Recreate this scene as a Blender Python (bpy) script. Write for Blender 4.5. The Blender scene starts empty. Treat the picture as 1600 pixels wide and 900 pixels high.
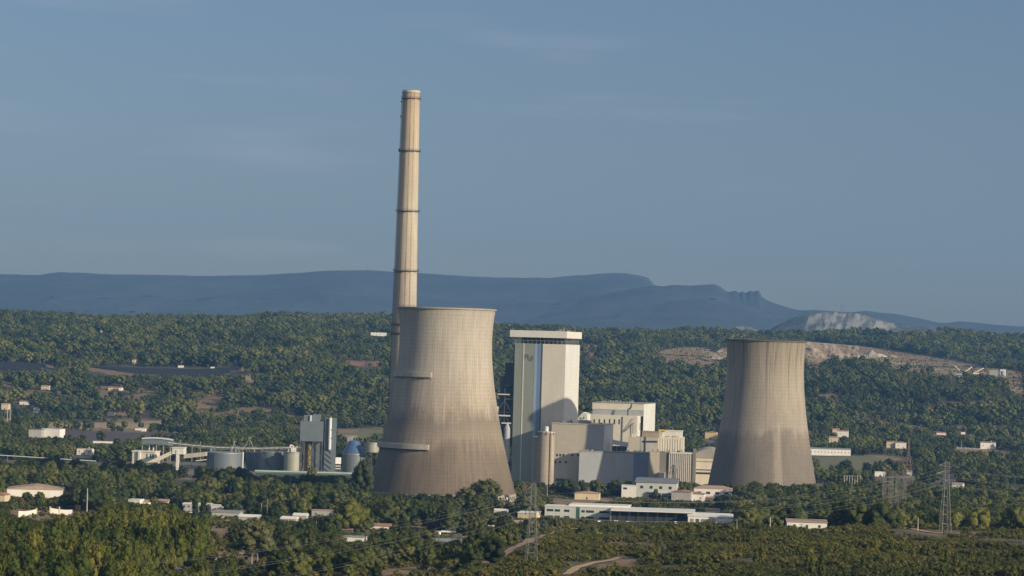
import bpy, math, random
import numpy as np
from mathutils import Vector, Matrix

random.seed(11)
rng = np.random.default_rng(11)
SC = bpy.context.scene
COL = SC.collection
R = math.radians

# ---------------------------------------------------------------- camera
F = 4460.0                    # focal length in photo pixels (1600 wide)
EYE = 112.0
ROLL = R(1.67)
PITCH = math.atan(90.0 / F)
cam = bpy.data.cameras.new('camera')
cam.sensor_width = 36.0
cam.lens = 36.0 * F / 1600.0
cam.clip_start = 5.0
cam.clip_end = 60000.0
camo = bpy.data.objects.new('camera', cam)
COL.objects.link(camo)
FWD = Vector((0, math.cos(PITCH), math.sin(PITCH)))
UPL = Vector((0, -math.sin(PITCH), math.cos(PITCH)))
RTL = Vector((1, 0, 0))
cr, sr = math.cos(ROLL), math.sin(ROLL)
CR = RTL * cr + UPL * sr
CU = UPL * cr - RTL * sr
m = Matrix((CR, CU, -FWD)).transposed().to_4x4()
m.translation = Vector((0, 0, EYE))
camo.matrix_world = m
SC.camera = camo

# ---------------------------------------------------------------- sky, sun, exposure
SUN_AZ, SUN_EL = 52.0, 18.4   # azimuth turned from 'towards the camera' to the right
sdir = Vector((math.sin(R(SUN_AZ)) * math.cos(R(SUN_EL)), -math.cos(R(SUN_AZ)) * math.cos(R(SUN_EL)), math.sin(R(SUN_EL))))
world = bpy.data.worlds.new('World')
SC.world = world
world.use_nodes = True
wn, wl = world.node_tree.nodes, world.node_tree.links
bg = wn['Background']
sky = wn.new('ShaderNodeTexSky')
sky.sky_type = 'NISHITA'
sky.sun_disc = False
sky.sun_elevation = R(SUN_EL)
sky.sun_rotation = math.atan2(sdir.x, sdir.y)
sky.altitude = 300
sky.air_density = 1.0
sky.dust_density = 0.6
sky.ozone_density = 2.5
# faint high cloud veil, laid out by direction in the sky
tc = wn.new('ShaderNodeTexCoord')
mp = wn.new('ShaderNodeMapping'); mp.inputs['Scale'].default_value = (6, 6, 60)
nz = wn.new('ShaderNodeTexNoise'); nz.inputs['Scale'].default_value = 1.6; nz.inputs['Detail'].default_value = 5
rp = wn.new('ShaderNodeValToRGB')
rp.color_ramp.elements[0].position = 0.56; rp.color_ramp.elements[0].color = (0, 0, 0, 1)
rp.color_ramp.elements[1].position = 0.85; rp.color_ramp.elements[1].color = (0.13, 0.13, 0.13, 1)
mx = wn.new('ShaderNodeMixRGB'); mx.blend_type = 'MIX'
mx.inputs['Color2'].default_value = (6.0, 5.6, 5.9, 1)
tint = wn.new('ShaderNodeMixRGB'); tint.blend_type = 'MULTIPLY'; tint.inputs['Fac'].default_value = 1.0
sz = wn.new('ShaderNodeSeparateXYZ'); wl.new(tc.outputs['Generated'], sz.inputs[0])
lift = wn.new('ShaderNodeValToRGB'); wl.new(sz.outputs[2], lift.inputs['Fac'])   # low sky dimmed; upper sky out of view boosted and warmed to fill shadows
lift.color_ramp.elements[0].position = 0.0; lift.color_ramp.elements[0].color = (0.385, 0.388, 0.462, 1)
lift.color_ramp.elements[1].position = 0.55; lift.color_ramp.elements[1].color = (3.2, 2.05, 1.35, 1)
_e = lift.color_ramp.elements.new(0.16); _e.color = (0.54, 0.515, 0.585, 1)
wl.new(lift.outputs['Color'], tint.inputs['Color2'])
wl.new(tc.outputs['Generated'], mp.inputs['Vector']); wl.new(mp.outputs[0], nz.inputs['Vector'])
wl.new(nz.outputs['Fac'], rp.inputs['Fac']); wl.new(rp.outputs['Color'], mx.inputs['Fac'])
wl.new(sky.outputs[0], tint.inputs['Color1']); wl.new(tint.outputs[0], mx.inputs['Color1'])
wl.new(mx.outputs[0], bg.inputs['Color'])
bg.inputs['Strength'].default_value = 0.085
sl = bpy.data.lights.new('sun', 'SUN')
sl.energy = 4.0
sl.angle = R(0.5)
sl.color = (1.0, 0.87, 0.655)
so = bpy.data.objects.new('sun', sl)
so.rotation_euler = (-sdir).to_track_quat('-Z', 'Y').to_euler()
so.location = (0, 0, 500)
COL.objects.link(so)
SC.view_settings.view_transform = 'Standard'
SC.view_settings.look = 'None'
SC.view_settings.exposure = 0.5
SC.view_settings.gamma = 1.0
SC.view_settings.use_curve_mapping = False
SC.render.engine = 'CYCLES'
SC.cycles.max_bounces = 5
SC.cycles.volume_bounces = 0
SC.cycles.use_denoising = True

# ---------------------------------------------------------------- photo geometry helpers
def ray(px, py):
    u, v = px - 800.0, 450.0 - py
    d = FWD * F + CR * u + CU * v
    return d / d.y            # so that t is the distance along y
def P(px, py, D):
    """world point seen at a photo pixel at depth D"""
    d = ray(px, py)
    return Vector((d.x * D, D, EYE + d.z * D))
def project(X, Y, Z):
    X, Y, Z = np.asarray(X, float), np.asarray(Y, float), np.asarray(Z, float) - EYE
    f = Y * FWD.y + Z * FWD.z
    u = (X * CR.x + Y * CR.y + Z * CR.z) / f * F
    v = (X * CU.x + Y * CU.y + Z * CU.z) / f * F
    return 800 + u, 450 - v

# ---------------------------------------------------------------- numpy value noise
_tab = rng.random((256, 256))
def vnoise(x, y):
    xi, yi = np.floor(x).astype(int), np.floor(y).astype(int)
    fx, fy = x - xi, y - yi
    fx, fy = fx * fx * (3 - 2 * fx), fy * fy * (3 - 2 * fy)
    a = _tab[xi & 255, yi & 255]; b = _tab[(xi + 1) & 255, yi & 255]
    c = _tab[xi & 255, (yi + 1) & 255]; d = _tab[(xi + 1) & 255, (yi + 1) & 255]
    return (a * (1 - fx) + b * fx) * (1 - fy) + (c * (1 - fx) + d * fx) * fy
def fbm(x, y, scale, octv=4, seed=0.0):
    x = np.asarray(x, float) / scale + seed * 17.3; y = np.asarray(y, float) / scale + seed * 9.1
    s, a, t = 0.0, 1.0, 0.0
    for k in range(octv):
        s = s + a * (vnoise(x, y) - 0.5); t += a; a *= 0.5; x = x * 2.03 + 5.1; y = y * 2.03 + 3.7
    return s / t * 2.0       # about -1..1

# ---------------------------------------------------------------- terrain
# columns: tangent angle X/Y expressed in photo pixels from the centre; rows: depth -> height
_cols = np.array([-1500., -800., -450., -150., 120., 400., 650., 900., 1600.])
_dep = np.array([50., 700., 850., 1000., 1150., 1300., 1500., 1700., 2000., 2700., 3300., 3600., 3800., 4000., 4300., 4700., 5200., 5700., 6300., 7500., 16000.])
_zt = np.array([
 [60, 36, 32, 29, 25, 19, 11, 6, 1, 0, 0, 6, 30, 60, 76, 102.9, 130, 134.3, 111.6, 60, 40],
 [60, 36, 32, 29, 25, 19, 11, 6, 1, 0, 0, 6, 32, 62, 78, 105.9, 131, 138.3, 111.6, 60, 40],
 [60, 36, 32, 29, 25, 19, 11, 6, 1, 0, 0, 8, 32, 58, 76, 106.2, 136, 145.4, 117.8, 60, 40],
 [60, 37, 34, 31, 27, 20, 12, 6, 1, 0, 0, 10, 28, 42, 66, 95.9, 127, 144.3, 131.6, 60, 40],
 [60, 44, 41, 39, 36, 24, 15, 7, 1, 0, 0, 16, 30, 46, 68, 95, 116, 139, 136, 60, 40],
 [60, 47, 45, 43, 41, 27, 16, 8, 1, 0, 2, 14, 28, 46, 72, 95, 102, 131, 148, 60, 40],
 [60, 48, 46, 44, 43, 28, 17, 8, 1, 0, 2, 12, 24, 42, 74, 94.6, 98, 129.2, 158.4, 70, 40],
 [60, 49, 47, 45, 43, 28, 17, 8, 1, 0, 2, 10, 24, 44, 76, 98.2, 106, 135.4, 162.8, 70, 40],
 [60, 49, 47, 45, 43, 28, 17, 8, 1, 0, 2, 10, 24, 44, 76, 98.2, 110, 139.4, 164.8, 70, 40]], float)
def sstep(a, b, x):
    t = np.clip((x - a) / (b - a), 0, 1); return t * t * (3 - 2 * t)
def H(X, Y):
    X, Y = np.asarray(X, float), np.asarray(Y, float)
    c = np.clip(X / np.maximum(Y, 1) * F, -1499, 1599)
    ci = np.clip(np.searchsorted(_cols, c, side='right') - 1, 0, len(_cols) - 2)
    t = (c - _cols[ci]) / (_cols[ci + 1] - _cols[ci]); t = t * t * (3 - 2 * t)
    di = np.clip(np.searchsorted(_dep, Y, side='right') - 1, 0, len(_dep) - 2)
    s = np.clip((Y - _dep[di]) / (_dep[di + 1] - _dep[di]), 0, 1)
    z = (_zt[ci, di] * (1 - s) + _zt[ci, di + 1] * s) * (1 - t) + (_zt[ci + 1, di] * (1 - s) + _zt[ci + 1, di + 1] * s) * t
    site = sstep(2050, 2130, Y) * (1 - sstep(2750, 2900, Y))
    back = sstep(3500, 3900, Y)
    z = z + (fbm(X, Y, 90, 4, 1) * 1.6 * (1 - back) + fbm(X, Y, 420, 5, 2) * 19 * back * (1 - .5 * sstep(4900, 5500, Y))) * (1 - site)
    return z
def Hs(x, y):
    return float(H(np.array([x]), np.array([y]))[0])
_marchD = np.concatenate([np.arange(500, 2500, 2.0), np.arange(2500, 7600, 5.0)])
def ground_at(px, py, start=600):
    """where the sight line through a photo pixel meets the ground"""
    d = ray(px, py)
    D = _marchD[_marchD >= start]
    zr = EYE + d.z * D
    g = H(d.x * D, D)
    hit = np.nonzero(zr <= g)[0]
    k = hit[0] if len(hit) else len(D) - 1
    return Vector((d.x * D[k], D[k], g[k]))

# ---------------------------------------------------------------- mesh builder
def link(o):
    COL.objects.link(o); return o
class MB:
    def __init__(s):
        s.v, s.f = [], []
    def add(s, vs, fs):
        n = len(s.v); s.v += [tuple(p) for p in vs]; s.f += [tuple(i + n for i in f) for f in fs]; return s
    def box(s, x0, x1, y0, y1, z0, z1):
        return s.add([(x0, y0, z0), (x1, y0, z0), (x1, y1, z0), (x0, y1, z0), (x0, y0, z1), (x1, y0, z1), (x1, y1, z1), (x0, y1, z1)],
                     [(3, 2, 1, 0), (4, 5, 6, 7), (0, 1, 5, 4), (1, 2, 6, 5), (2, 3, 7, 6), (3, 0, 4, 7)])
    def prism(s, poly, z0, z1):
        n = len(poly)
        vs = [(x, y, z0) for x, y in poly] + [(x, y, z1) for x, y in poly]
        return s.add(vs, [tuple(range(n))[::-1], tuple(range(n, 2 * n))] + [(i, (i + 1) % n, n + (i + 1) % n, n + i) for i in range(n)])
    def slab_y(s, poly, y0, y1):
        """polygon given in x,z pushed along y"""
        n = len(poly)
        vs = [(x, y0, z) for x, z in poly] + [(x, y1, z) for x, z in poly]
        return s.add(vs, [tuple(range(n)), tuple(range(n, 2 * n))[::-1]] + [((i + 1) % n, i, n + i, n + (i + 1) % n) for i in range(n)])
    def slab_x(s, poly, x0, x1):
        n = len(poly)
        vs = [(x0, y, z) for y, z in poly] + [(x1, y, z) for y, z in poly]
        return s.add(vs, [tuple(range(n))[::-1], tuple(range(n, 2 * n))] + [(i, (i + 1) % n, n + (i + 1) % n, n + i) for i in range(n)])
    def lathe(s, prof, n=24, cx=0, cy=0, a0=0.0, a1=None, cap=True):
        full = a1 is None
        if full: a1 = a0 + 2 * math.pi
        k = n if full else n + 1
        vs, fs = [], []
        for r, z in prof:
            for i in range(k):
                a = a0 + (a1 - a0) * i / n
                vs.append((cx + r * math.cos(a), cy + r * math.sin(a), z))
        for j in range(len(prof) - 1):
            for i in range(n):
                i2 = (i + 1) % k
                fs.append((j * k + i, j * k + i2, (j + 1) * k + i2, (j + 1) * k + i))
        if cap and full:
            if prof[0][0] > 1e-4: fs.append(tuple(range(k))[::-1])
            if prof[-1][0] > 1e-4: fs.append(tuple((len(prof) - 1) * k + i for i in range(k)))
        return s.add(vs, fs)
    def tube(s, a, b, r, n=5, r2=None):
        a, b = Vector(a), Vector(b); r2 = r if r2 is None else r2
        d = (b - a).normalized(); q = d.orthogonal().normalized(); w = d.cross(q)
        vs = []
        for c, rr in ((a, r), (b, r2)):
            for i in range(n):
                t = 2 * math.pi * i / n; vs.append(c + (q * math.cos(t) + w * math.sin(t)) * rr)
        return s.add(vs, [(i, (i + 1) % n, n + (i + 1) % n, n + i) for i in range(n)] + [tuple(range(n))[::-1], tuple(range(n, 2 * n))])
    def path(s, pts, r, n=4):
        for a, b in zip(pts[:-1], pts[1:]): s.tube(a, b, r, n)
        return s
    def build(s, name, mat=None, parent=None, smooth=False, loc=None, rz=0.0):
        me = bpy.data.meshes.new(name); me.from_pydata(s.v, [], s.f); me.update()
        if smooth: me.polygons.foreach_set('use_smooth', [True] * len(me.polygons))
        if mat: me.materials.append(mat)
        o = link(bpy.data.objects.new(name, me))
        if parent: o.parent = parent
        if loc is not None: o.location = loc
        if rz: o.rotation_euler.z = rz
        return o
def smooth_by_angle(o, deg=35):
    me = o.data
    me.polygons.foreach_set('use_smooth', [True] * len(me.polygons))
    me.set_sharp_from_angle(angle=R(deg))
def tag(o, label=None, cat=None, group=None, kind=None):
    if label: o['label'] = label
    if cat: o['category'] = cat
    if group: o['group'] = group
    if kind: o['kind'] = kind
    return o
def empty(name, loc, rz=0.0, label=None, cat=None, group=None):
    o = link(bpy.data.objects.new(name, None)); o.location = loc; o.rotation_euler.z = rz; o.empty_display_size = 2
    return tag(o, label, cat, group)
def copy_tree(o, parent=None):
    c = o.copy(); COL.objects.link(c)
    if parent is not None: c.parent = parent
    for ch in [x for x in KIDS.get(o.name, [])]: copy_tree(ch, c)
    return c
KIDS = {}
def remember(o, kids): KIDS[o.name] = kids

# ---------------------------------------------------------------- materials
def new_mat(name):
    m = bpy.data.materials.new(name); m.use_nodes = True
    return m, m.node_tree.nodes, m.node_tree.links, m.node_tree.nodes['Principled BSDF']
_mats = {}
def mat(name, col, rough=0.85, var=0.12, scale=0.25, metal=0.0, stretch=(1, 1, 0.25), lines=None, bump=0.0):
    """plain painted/stone/metal surface with stains; lines=(w,h) adds faint panel joints on upright faces"""
    if name in _mats: return _mats[name]
    m, N, L, b = new_mat(name)
    b.inputs['Roughness'].default_value = rough; b.inputs['Metallic'].default_value = metal
    t = N.new('ShaderNodeTexCoord'); mp = N.new('ShaderNodeMapping'); mp.inputs['Scale'].default_value = stretch
    L.new(t.outputs['Object'], mp.inputs['Vector'])
    n = N.new('ShaderNodeTexNoise'); n.inputs['Scale'].default_value = scale; n.inputs['Detail'].default_value = 6; n.inputs['Roughness'].default_value = 0.65
    L.new(mp.outputs[0], n.inputs['Vector'])
    r = N.new('ShaderNodeMapRange'); r.inputs['From Min'].default_value = 0.3; r.inputs['From Max'].default_value = 0.7
    r.inputs['To Min'].default_value = 1 - var; r.inputs['To Max'].default_value = 1 + var
    L.new(n.outputs['Fac'], r.inputs['Value'])
    mul = N.new('ShaderNodeVectorMath'); mul.operation = 'SCALE'; mul.inputs[0].default_value = col
    fac = r.outputs[0]
    if lines:
        sep = N.new('ShaderNodeSeparateXYZ'); L.new(t.outputs['Object'], sep.inputs[0])
        add = N.new('ShaderNodeMath'); add.operation = 'ADD'; L.new(sep.outputs[0], add.inputs[0]); L.new(sep.outputs[1], add.inputs[1])
        cur = fac
        fl = []
        for src, step in ((add.outputs[0], lines[0] or 6.0), (sep.outputs[2], lines[1] or 6.0)):
            d = N.new('ShaderNodeMath'); d.operation = 'DIVIDE'; L.new(src, d.inputs[0]); d.inputs[1].default_value = step * 1.0
            f2 = N.new('ShaderNodeMath'); f2.operation = 'FLOOR'; L.new(d.outputs[0], f2.inputs[0]); fl.append(f2.outputs[0])
        cb = N.new('ShaderNodeCombineXYZ'); L.new(fl[0], cb.inputs[0]); L.new(fl[1], cb.inputs[1])
        wnz = N.new('ShaderNodeTexWhiteNoise'); wnz.noise_dimensions = '2D'; L.new(cb.outputs[0], wnz.inputs['Vector'])
        pk = N.new('ShaderNodeMath'); pk.operation = 'MULTIPLY_ADD'; L.new(wnz.outputs['Value'], pk.inputs[0]); pk.inputs[1].default_value = 0.06; pk.inputs[2].default_value = 0.97
        pq = N.new('ShaderNodeMath'); pq.operation = 'MULTIPLY'; L.new(cur, pq.inputs[0]); L.new(pk.outputs[0], pq.inputs[1]); cur = pq.outputs[0]
        for src, step, dk in ((add.outputs[0], lines[0], 0.03), (sep.outputs[2], lines[1], 0.05)):
            if not step: continue
            d = N.new('ShaderNodeMath'); d.operation = 'DIVIDE'; L.new(src, d.inputs[0]); d.inputs[1].default_value = step
            fr = N.new('ShaderNodeMath'); fr.operation = 'FRACT'; L.new(d.outputs[0], fr.inputs[0])
            g = N.new('ShaderNodeMath'); g.operation = 'LESS_THAN'; L.new(fr.outputs[0], g.inputs[0]); g.inputs[1].default_value = 0.16
            k = N.new('ShaderNodeMath'); k.operation = 'MULTIPLY_ADD'; L.new(g.outputs[0], k.inputs[0]); k.inputs[1].default_value = -dk; k.inputs[2].default_value = 1.0
            q = N.new('ShaderNodeMath'); q.operation = 'MULTIPLY'; L.new(cur, q.inputs[0]); L.new(k.outputs[0], q.inputs[1]); cur = q.outputs[0]
        fac = cur
    L.new(fac, mul.inputs['Scale']); L.new(mul.outputs[0], b.inputs['Base Color'])
    if bump:
        bp = N.new('ShaderNodeBump'); bp.inputs['Strength'].default_value = bump; bp.inputs['Distance'].default_value = 0.3
        L.new(n.outputs['Fac'], bp.inputs['Height']); L.new(bp.outputs[0], b.inputs['Normal'])
    _mats[name] = m
    return m
def math_node(N, L, op, a, b=None, c=None):
    n = N.new('ShaderNodeMath'); n.operation = op
    for i, v in enumerate((a, b, c)):
        if v is None: continue
        if isinstance(v, (int, float)): n.inputs[i].default_value = v
        else: L.new(v, n.inputs[i])
    return n.outputs[0]
# ================================================================ ground
SOIL = {  # base colours
 'dry': (0.105, 0.085, 0.050), 'forest': (0.040, 0.042, 0.024), 'brown': (0.22, 0.145, 0.075), 'tan': (0.31, 0.225, 0.125),
 'red': (0.23, 0.115, 0.07), 'green': (0.135, 0.130, 0.052), 'pale': (0.42, 0.35, 0.26), 'dark': (0.065, 0.048, 0.045),
 'scrub': (0.085, 0.072, 0.034), 'grey': (0.19, 0.175, 0.15)}
PATCH = [  # photo outline of a bare patch, soil
 ([(60, 660), (190, 660), (250, 664), (262, 671), (190, 671), (70, 671)], 'tan'),
 ([(92, 674), (250, 677), (330, 683), (262, 692), (150, 691), (95, 687)], 'dark'),
 ([(262, 655), (420, 656), (420, 659), (262, 659)], 'tan'),
 ([(190, 660), (300, 656), (262, 664)], 'tan'),
 ([(524, 672), (600, 668), (600, 692), (524, 690)], 'green'),
 ([(524, 671), (560, 670), (560, 676), (524, 677)], 'brown'),
 ([(538, 686), (545, 680), (557, 681), (556, 690), (538, 690)], 'pale'),
 ([(540, 563), (610, 567), (620, 573), (600, 576), (545, 571)], 'red'),
 ([(905, 537), (945, 540), (960, 546), (930, 551), (905, 551)], 'red'),
 ([(775, 533), (800, 534), (800, 541), (775, 540)], 'red'),
 ([(905, 552), (935, 552), (940, 558), (905, 560)], 'red'),
 ([(1268, 715), (1340, 712), (1405, 714), (1420, 726), (1370, 738), (1300, 736), (1268, 732)], 'green'),
 ([(1340, 708), (1430, 716), (1430, 730), (1400, 738), (1375, 716)], 'brown'),
 ([(1488, 700), (1590, 706), (1588, 718), (1510, 716)], 'brown'),
 ([(1455, 712), (1478, 714), (1476, 724), (1455, 722)], 'brown'),
 ([(1010, 567), (1030, 549), (1060, 543), (1095, 543), (1118, 556), (1135, 572), (1080, 574)], 'brown'),
 ([(1095, 543), (1112, 549), (1132, 573), (1118, 571), (1100, 556)], 'tan'),
 ([(1112, 552), (1140, 541), (1142, 552), (1120, 560)], 'pale'),
 ([(1255, 533), (1345, 541), (1420, 551), (1500, 566), (1600, 582), (1600, 597), (1545, 589), (1500, 588), (1440, 584), (1370, 572), (1310, 571), (1255, 578)], 'brown'),
 ([(1255, 559), (1330, 556), (1390, 560), (1460, 574), (1500, 583), (1500, 587), (1440, 580), (1370, 570), (1300, 564), (1255, 566)], 'tan'),
 ([(1315, 554), (1345, 552), (1385, 556), (1340, 560)], 'pale'),
 ([(1480, 575), (1540, 580), (1540, 588), (1490, 587)], 'tan'),
 ([(1572, 596), (1600, 594), (1600, 618), (1578, 612)], 'tan'),
 ([(1460, 683), (1400, 672), (1430, 670), (1475, 678)], 'red'),
 ([(262, 752), (292, 746), (318, 749), (306, 755), (275, 760)], 'tan'),
 ([(0, 792), (120, 797), (180, 808), (120, 812), (60, 816), (0, 812)], 'brown'),
 ([(318, 823), (360, 820), (366, 838), (340, 845), (322, 838)], 'brown'),
 ([(330, 865), (400, 850), (420, 862), (400, 885), (340, 880)], 'tan'),
 ([(585, 892), (690, 882), (700, 889), (640, 899), (590, 903)], 'brown'),
 ([(665, 838), (735, 834), (740, 846), (700, 850), (665, 846)], 'tan'),
 ([(850, 782), (960, 776), (960, 786), (860, 792)], 'brown'),
 ([(1180, 776), (1240, 784), (1260, 812), (1180, 810)], 'scrub'),
 ([(1030, 853), (1050, 856), (1046, 863), (1030, 864)], 'brown'),
 ([(965, 866), (1000, 874), (990, 884), (960, 878)], 'brown'),
 ([(180, 645), (235, 642), (260, 650), (190, 655)], 'brown'),
 ([(300, 632), (345, 624), (350, 640), (310, 645)], 'brown'),
 ([(0, 655), (28, 655), (28, 662), (0, 662)], 'tan'),
 ([(0, 575), (30, 566), (60, 571), (20, 578)], 'dry'),
 ([(378, 592), (405, 580), (410, 586), (390, 600)], 'tan')]
TRACKS = [  # photo polyline, width in metres
 ([(772, 880), (785, 868), (800, 858), (826, 847), (850, 838), (866, 831), (900, 826)], 4.5),
 ([(884, 899), (900, 888), (925, 881), (950, 877), (972, 871)], 3.0),
 ([(690, 884), (730, 878), (772, 880)], 3.0),
 ([(880, 829), (930, 831), (1010, 834)], 3.0),
 ([(1395, 824), (1425, 827), (1450, 832), (1478, 835)], 3.0),
 ([(330, 874), (362, 868), (400, 862)], 3.5),
 ([(0, 797), (30, 797), (58, 800), (78, 803), (104, 806)], 4.0)]
def in_poly(poly, x, y):
    x, y = np.asarray(x), np.asarray(y); ins = np.zeros(x.shape, bool); n = len(poly)
    for i in range(n):
        x0, y0 = poly[i]; x1, y1 = poly[(i + 1) % n]
        if y0 == y1: continue
        c = ((y0 > y) != (y1 > y)) & (x < (x1 - x0) * (y - y0) / (y1 - y0) + x0)
        ins ^= c
    return ins
def world_poly(poly):
    out = []
    n = len(poly)
    for i in range(n):
        a, b = poly[i], poly[(i + 1) % n]
        for k in range(3):
            t = k / 3; g = ground_at(a[0] + (b[0] - a[0]) * t, a[1] + (b[1] - a[1]) * t); out.append((g.x, g.y))
    return out
PATCHW = [(world_poly(p), s) for p, s in PATCH]
TRACKW = []
for pts, w in TRACKS:
    q = [ground_at(*p) for p in pts]
    fine = []
    for a, b in zip(q[:-1], q[1:]):
        n = max(2, int((b - a).length / 6))
        fine += [a + (b - a) * (k / n) for k in range(n)]
    fine.append(q[-1]); TRACKW.append((fine, w))

def build_ground():
    t = np.concatenate([np.linspace(-0.5, -0.21, 25)[:-1], np.linspace(-0.21, 0.21, 560), np.linspace(0.21, 0.5, 25)[1:]])
    y = np.concatenate([np.linspace(40, 640, 20)[:-1], np.exp(np.linspace(math.log(640), math.log(6600), 760))[:-1], np.exp(np.linspace(math.log(6600), math.log(16000), 30))])
    T, Y = np.meshgrid(t, y); X = T * Y; Z = H(X, Y)
    nx, ny = len(t), len(y)
    me = bpy.data.meshes.new('ground')
    me.vertices.add(nx * ny)
    me.vertices.foreach_set('co', np.stack([X, Y, Z], -1).astype(np.float32).ravel())
    ii = (np.arange(ny - 1)[:, None] * nx + np.arange(nx - 1)[None]).ravel()
    q = np.stack([ii, ii + 1, ii + nx + 1, ii + nx], -1)
    me.loops.add(q.size); me.polygons.add(len(q))
    me.loops.foreach_set('vertex_index', q.ravel().astype(np.int32))
    me.polygons.foreach_set('loop_start', (np.arange(len(q)) * 4).astype(np.int32))
    me.polygons.foreach_set('use_smooth', np.ones(len(q), bool))
    me.update(calc_edges=True)
    C = np.empty((ny, nx, 4), np.float32); C[..., 3] = 1
    def put(mask, s, k=1.0):
        c = np.array(SOIL[s]); C[mask, :3] = C[mask, :3] * (1 - k) + c * k
    C[..., :3] = SOIL['dry']
    n1 = fbm(X, Y, 60, 4, 5)
    put(n1 > 0.15, 'forest', 0.6)
    put(Y > 3550, 'forest', 0.8)
    put((Y > 3300) & (Y < 4100) & (fbm(X, Y, 80, 4, 12) < -.10), 'brown', 0.7)
    hill = (Y < 1230) & (T * F > 0)
    put(hill, 'scrub'); put(hill & (fbm(X, Y, 22, 4, 7) > 0.22), 'brown', 0.75)
    put((Y > 2080) & (Y < 2700) & (X > -330) & (X < 240), 'grey', 0.6)
    wob = 0.5
    for poly, s in PATCHW:
        pa = np.array(poly); big = (pa[:, 1].max() - pa[:, 1].min())
        m = (Y > pa[:, 1].min() - 20) & (Y < pa[:, 1].max() + 20)
        if not m.any(): continue
        xs = X[m] + fbm(X[m], Y[m], 14, 3, 3) * Y[m] / 600; ys = Y[m] + fbm(X[m], Y[m], 14, 3, 4) * Y[m] / 400
        sub = in_poly(poly, xs, ys)
        mm = np.zeros_like(m); mm[m] = sub; put(mm, s)
    at = me.color_attributes.new('soil', 'FLOAT_COLOR', 'POINT')
    at.data.foreach_set('color', C.ravel())
    m, N, L, b = new_mat('earth')
    a = N.new('ShaderNodeVertexColor'); a.layer_name = 'soil'
    tcn = N.new('ShaderNodeTexCoord')
    n = N.new('ShaderNodeTexNoise'); n.inputs['Scale'].default_value = 0.12; n.inputs['Detail'].default_value = 8; n.inputs['Roughness'].default_value = 0.7
    L.new(tcn.outputs['Object'], n.inputs['Vector'])
    r = N.new('ShaderNodeMapRange'); r.inputs['From Min'].default_value = 0.3; r.inputs['From Max'].default_value = 0.7; r.inputs['To Min'].default_value = 0.62; r.inputs['To Max'].default_value = 1.35
    L.new(n.outputs['Fac'], r.inputs['Value'])
    v = N.new('ShaderNodeVectorMath'); v.operation = 'SCALE'; L.new(a.outputs['Color'], v.inputs[0]); L.new(r.outputs[0], v.inputs['Scale'])
    L.new(v.outputs[0], b.inputs['Base Color']); b.inputs['Roughness'].default_value = 0.95
    bp = N.new('ShaderNodeBump'); bp.inputs['Strength'].default_value = 0.8; bp.inputs['Distance'].default_value = 1.2
    L.new(n.outputs['Fac'], bp.inputs['Height']); L.new(bp.outputs[0], b.inputs['Normal'])
    me.materials.append(m)
    tag(link(bpy.data.objects.new('ground', me)), kind='structure')
build_ground()

# dirt tracks, draped a little above the ground
M_track = mat('track_earth', (0.40, 0.265, 0.155), 0.95, 0.25, 0.6, stretch=(1, 1, 1))
for pts, w in TRACKW:
    mb = MB(); vs = []
    for i, p in enumerate(pts):
        d = (pts[min(i + 1, len(pts) - 1)] - pts[max(i - 1, 0)]); d.z = 0; d.normalize(); nrm = Vector((-d.y, d.x, 0))
        ww = w * (0.8 + 0.4 * random.random())
        for k in (-0.5, 0, 0.5):
            q = p + nrm * k * ww; vs.append((q.x, q.y, Hs(q.x, q.y) + 0.25))
    fs = []
    for i in range(len(pts) - 1):
        for k in range(2): fs.append((i * 3 + k, i * 3 + k + 1, i * 3 + k + 4, i * 3 + k + 3))
    mb.add(vs, fs); tag(mb.build('dirt_track', M_track), kind='structure')

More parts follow.
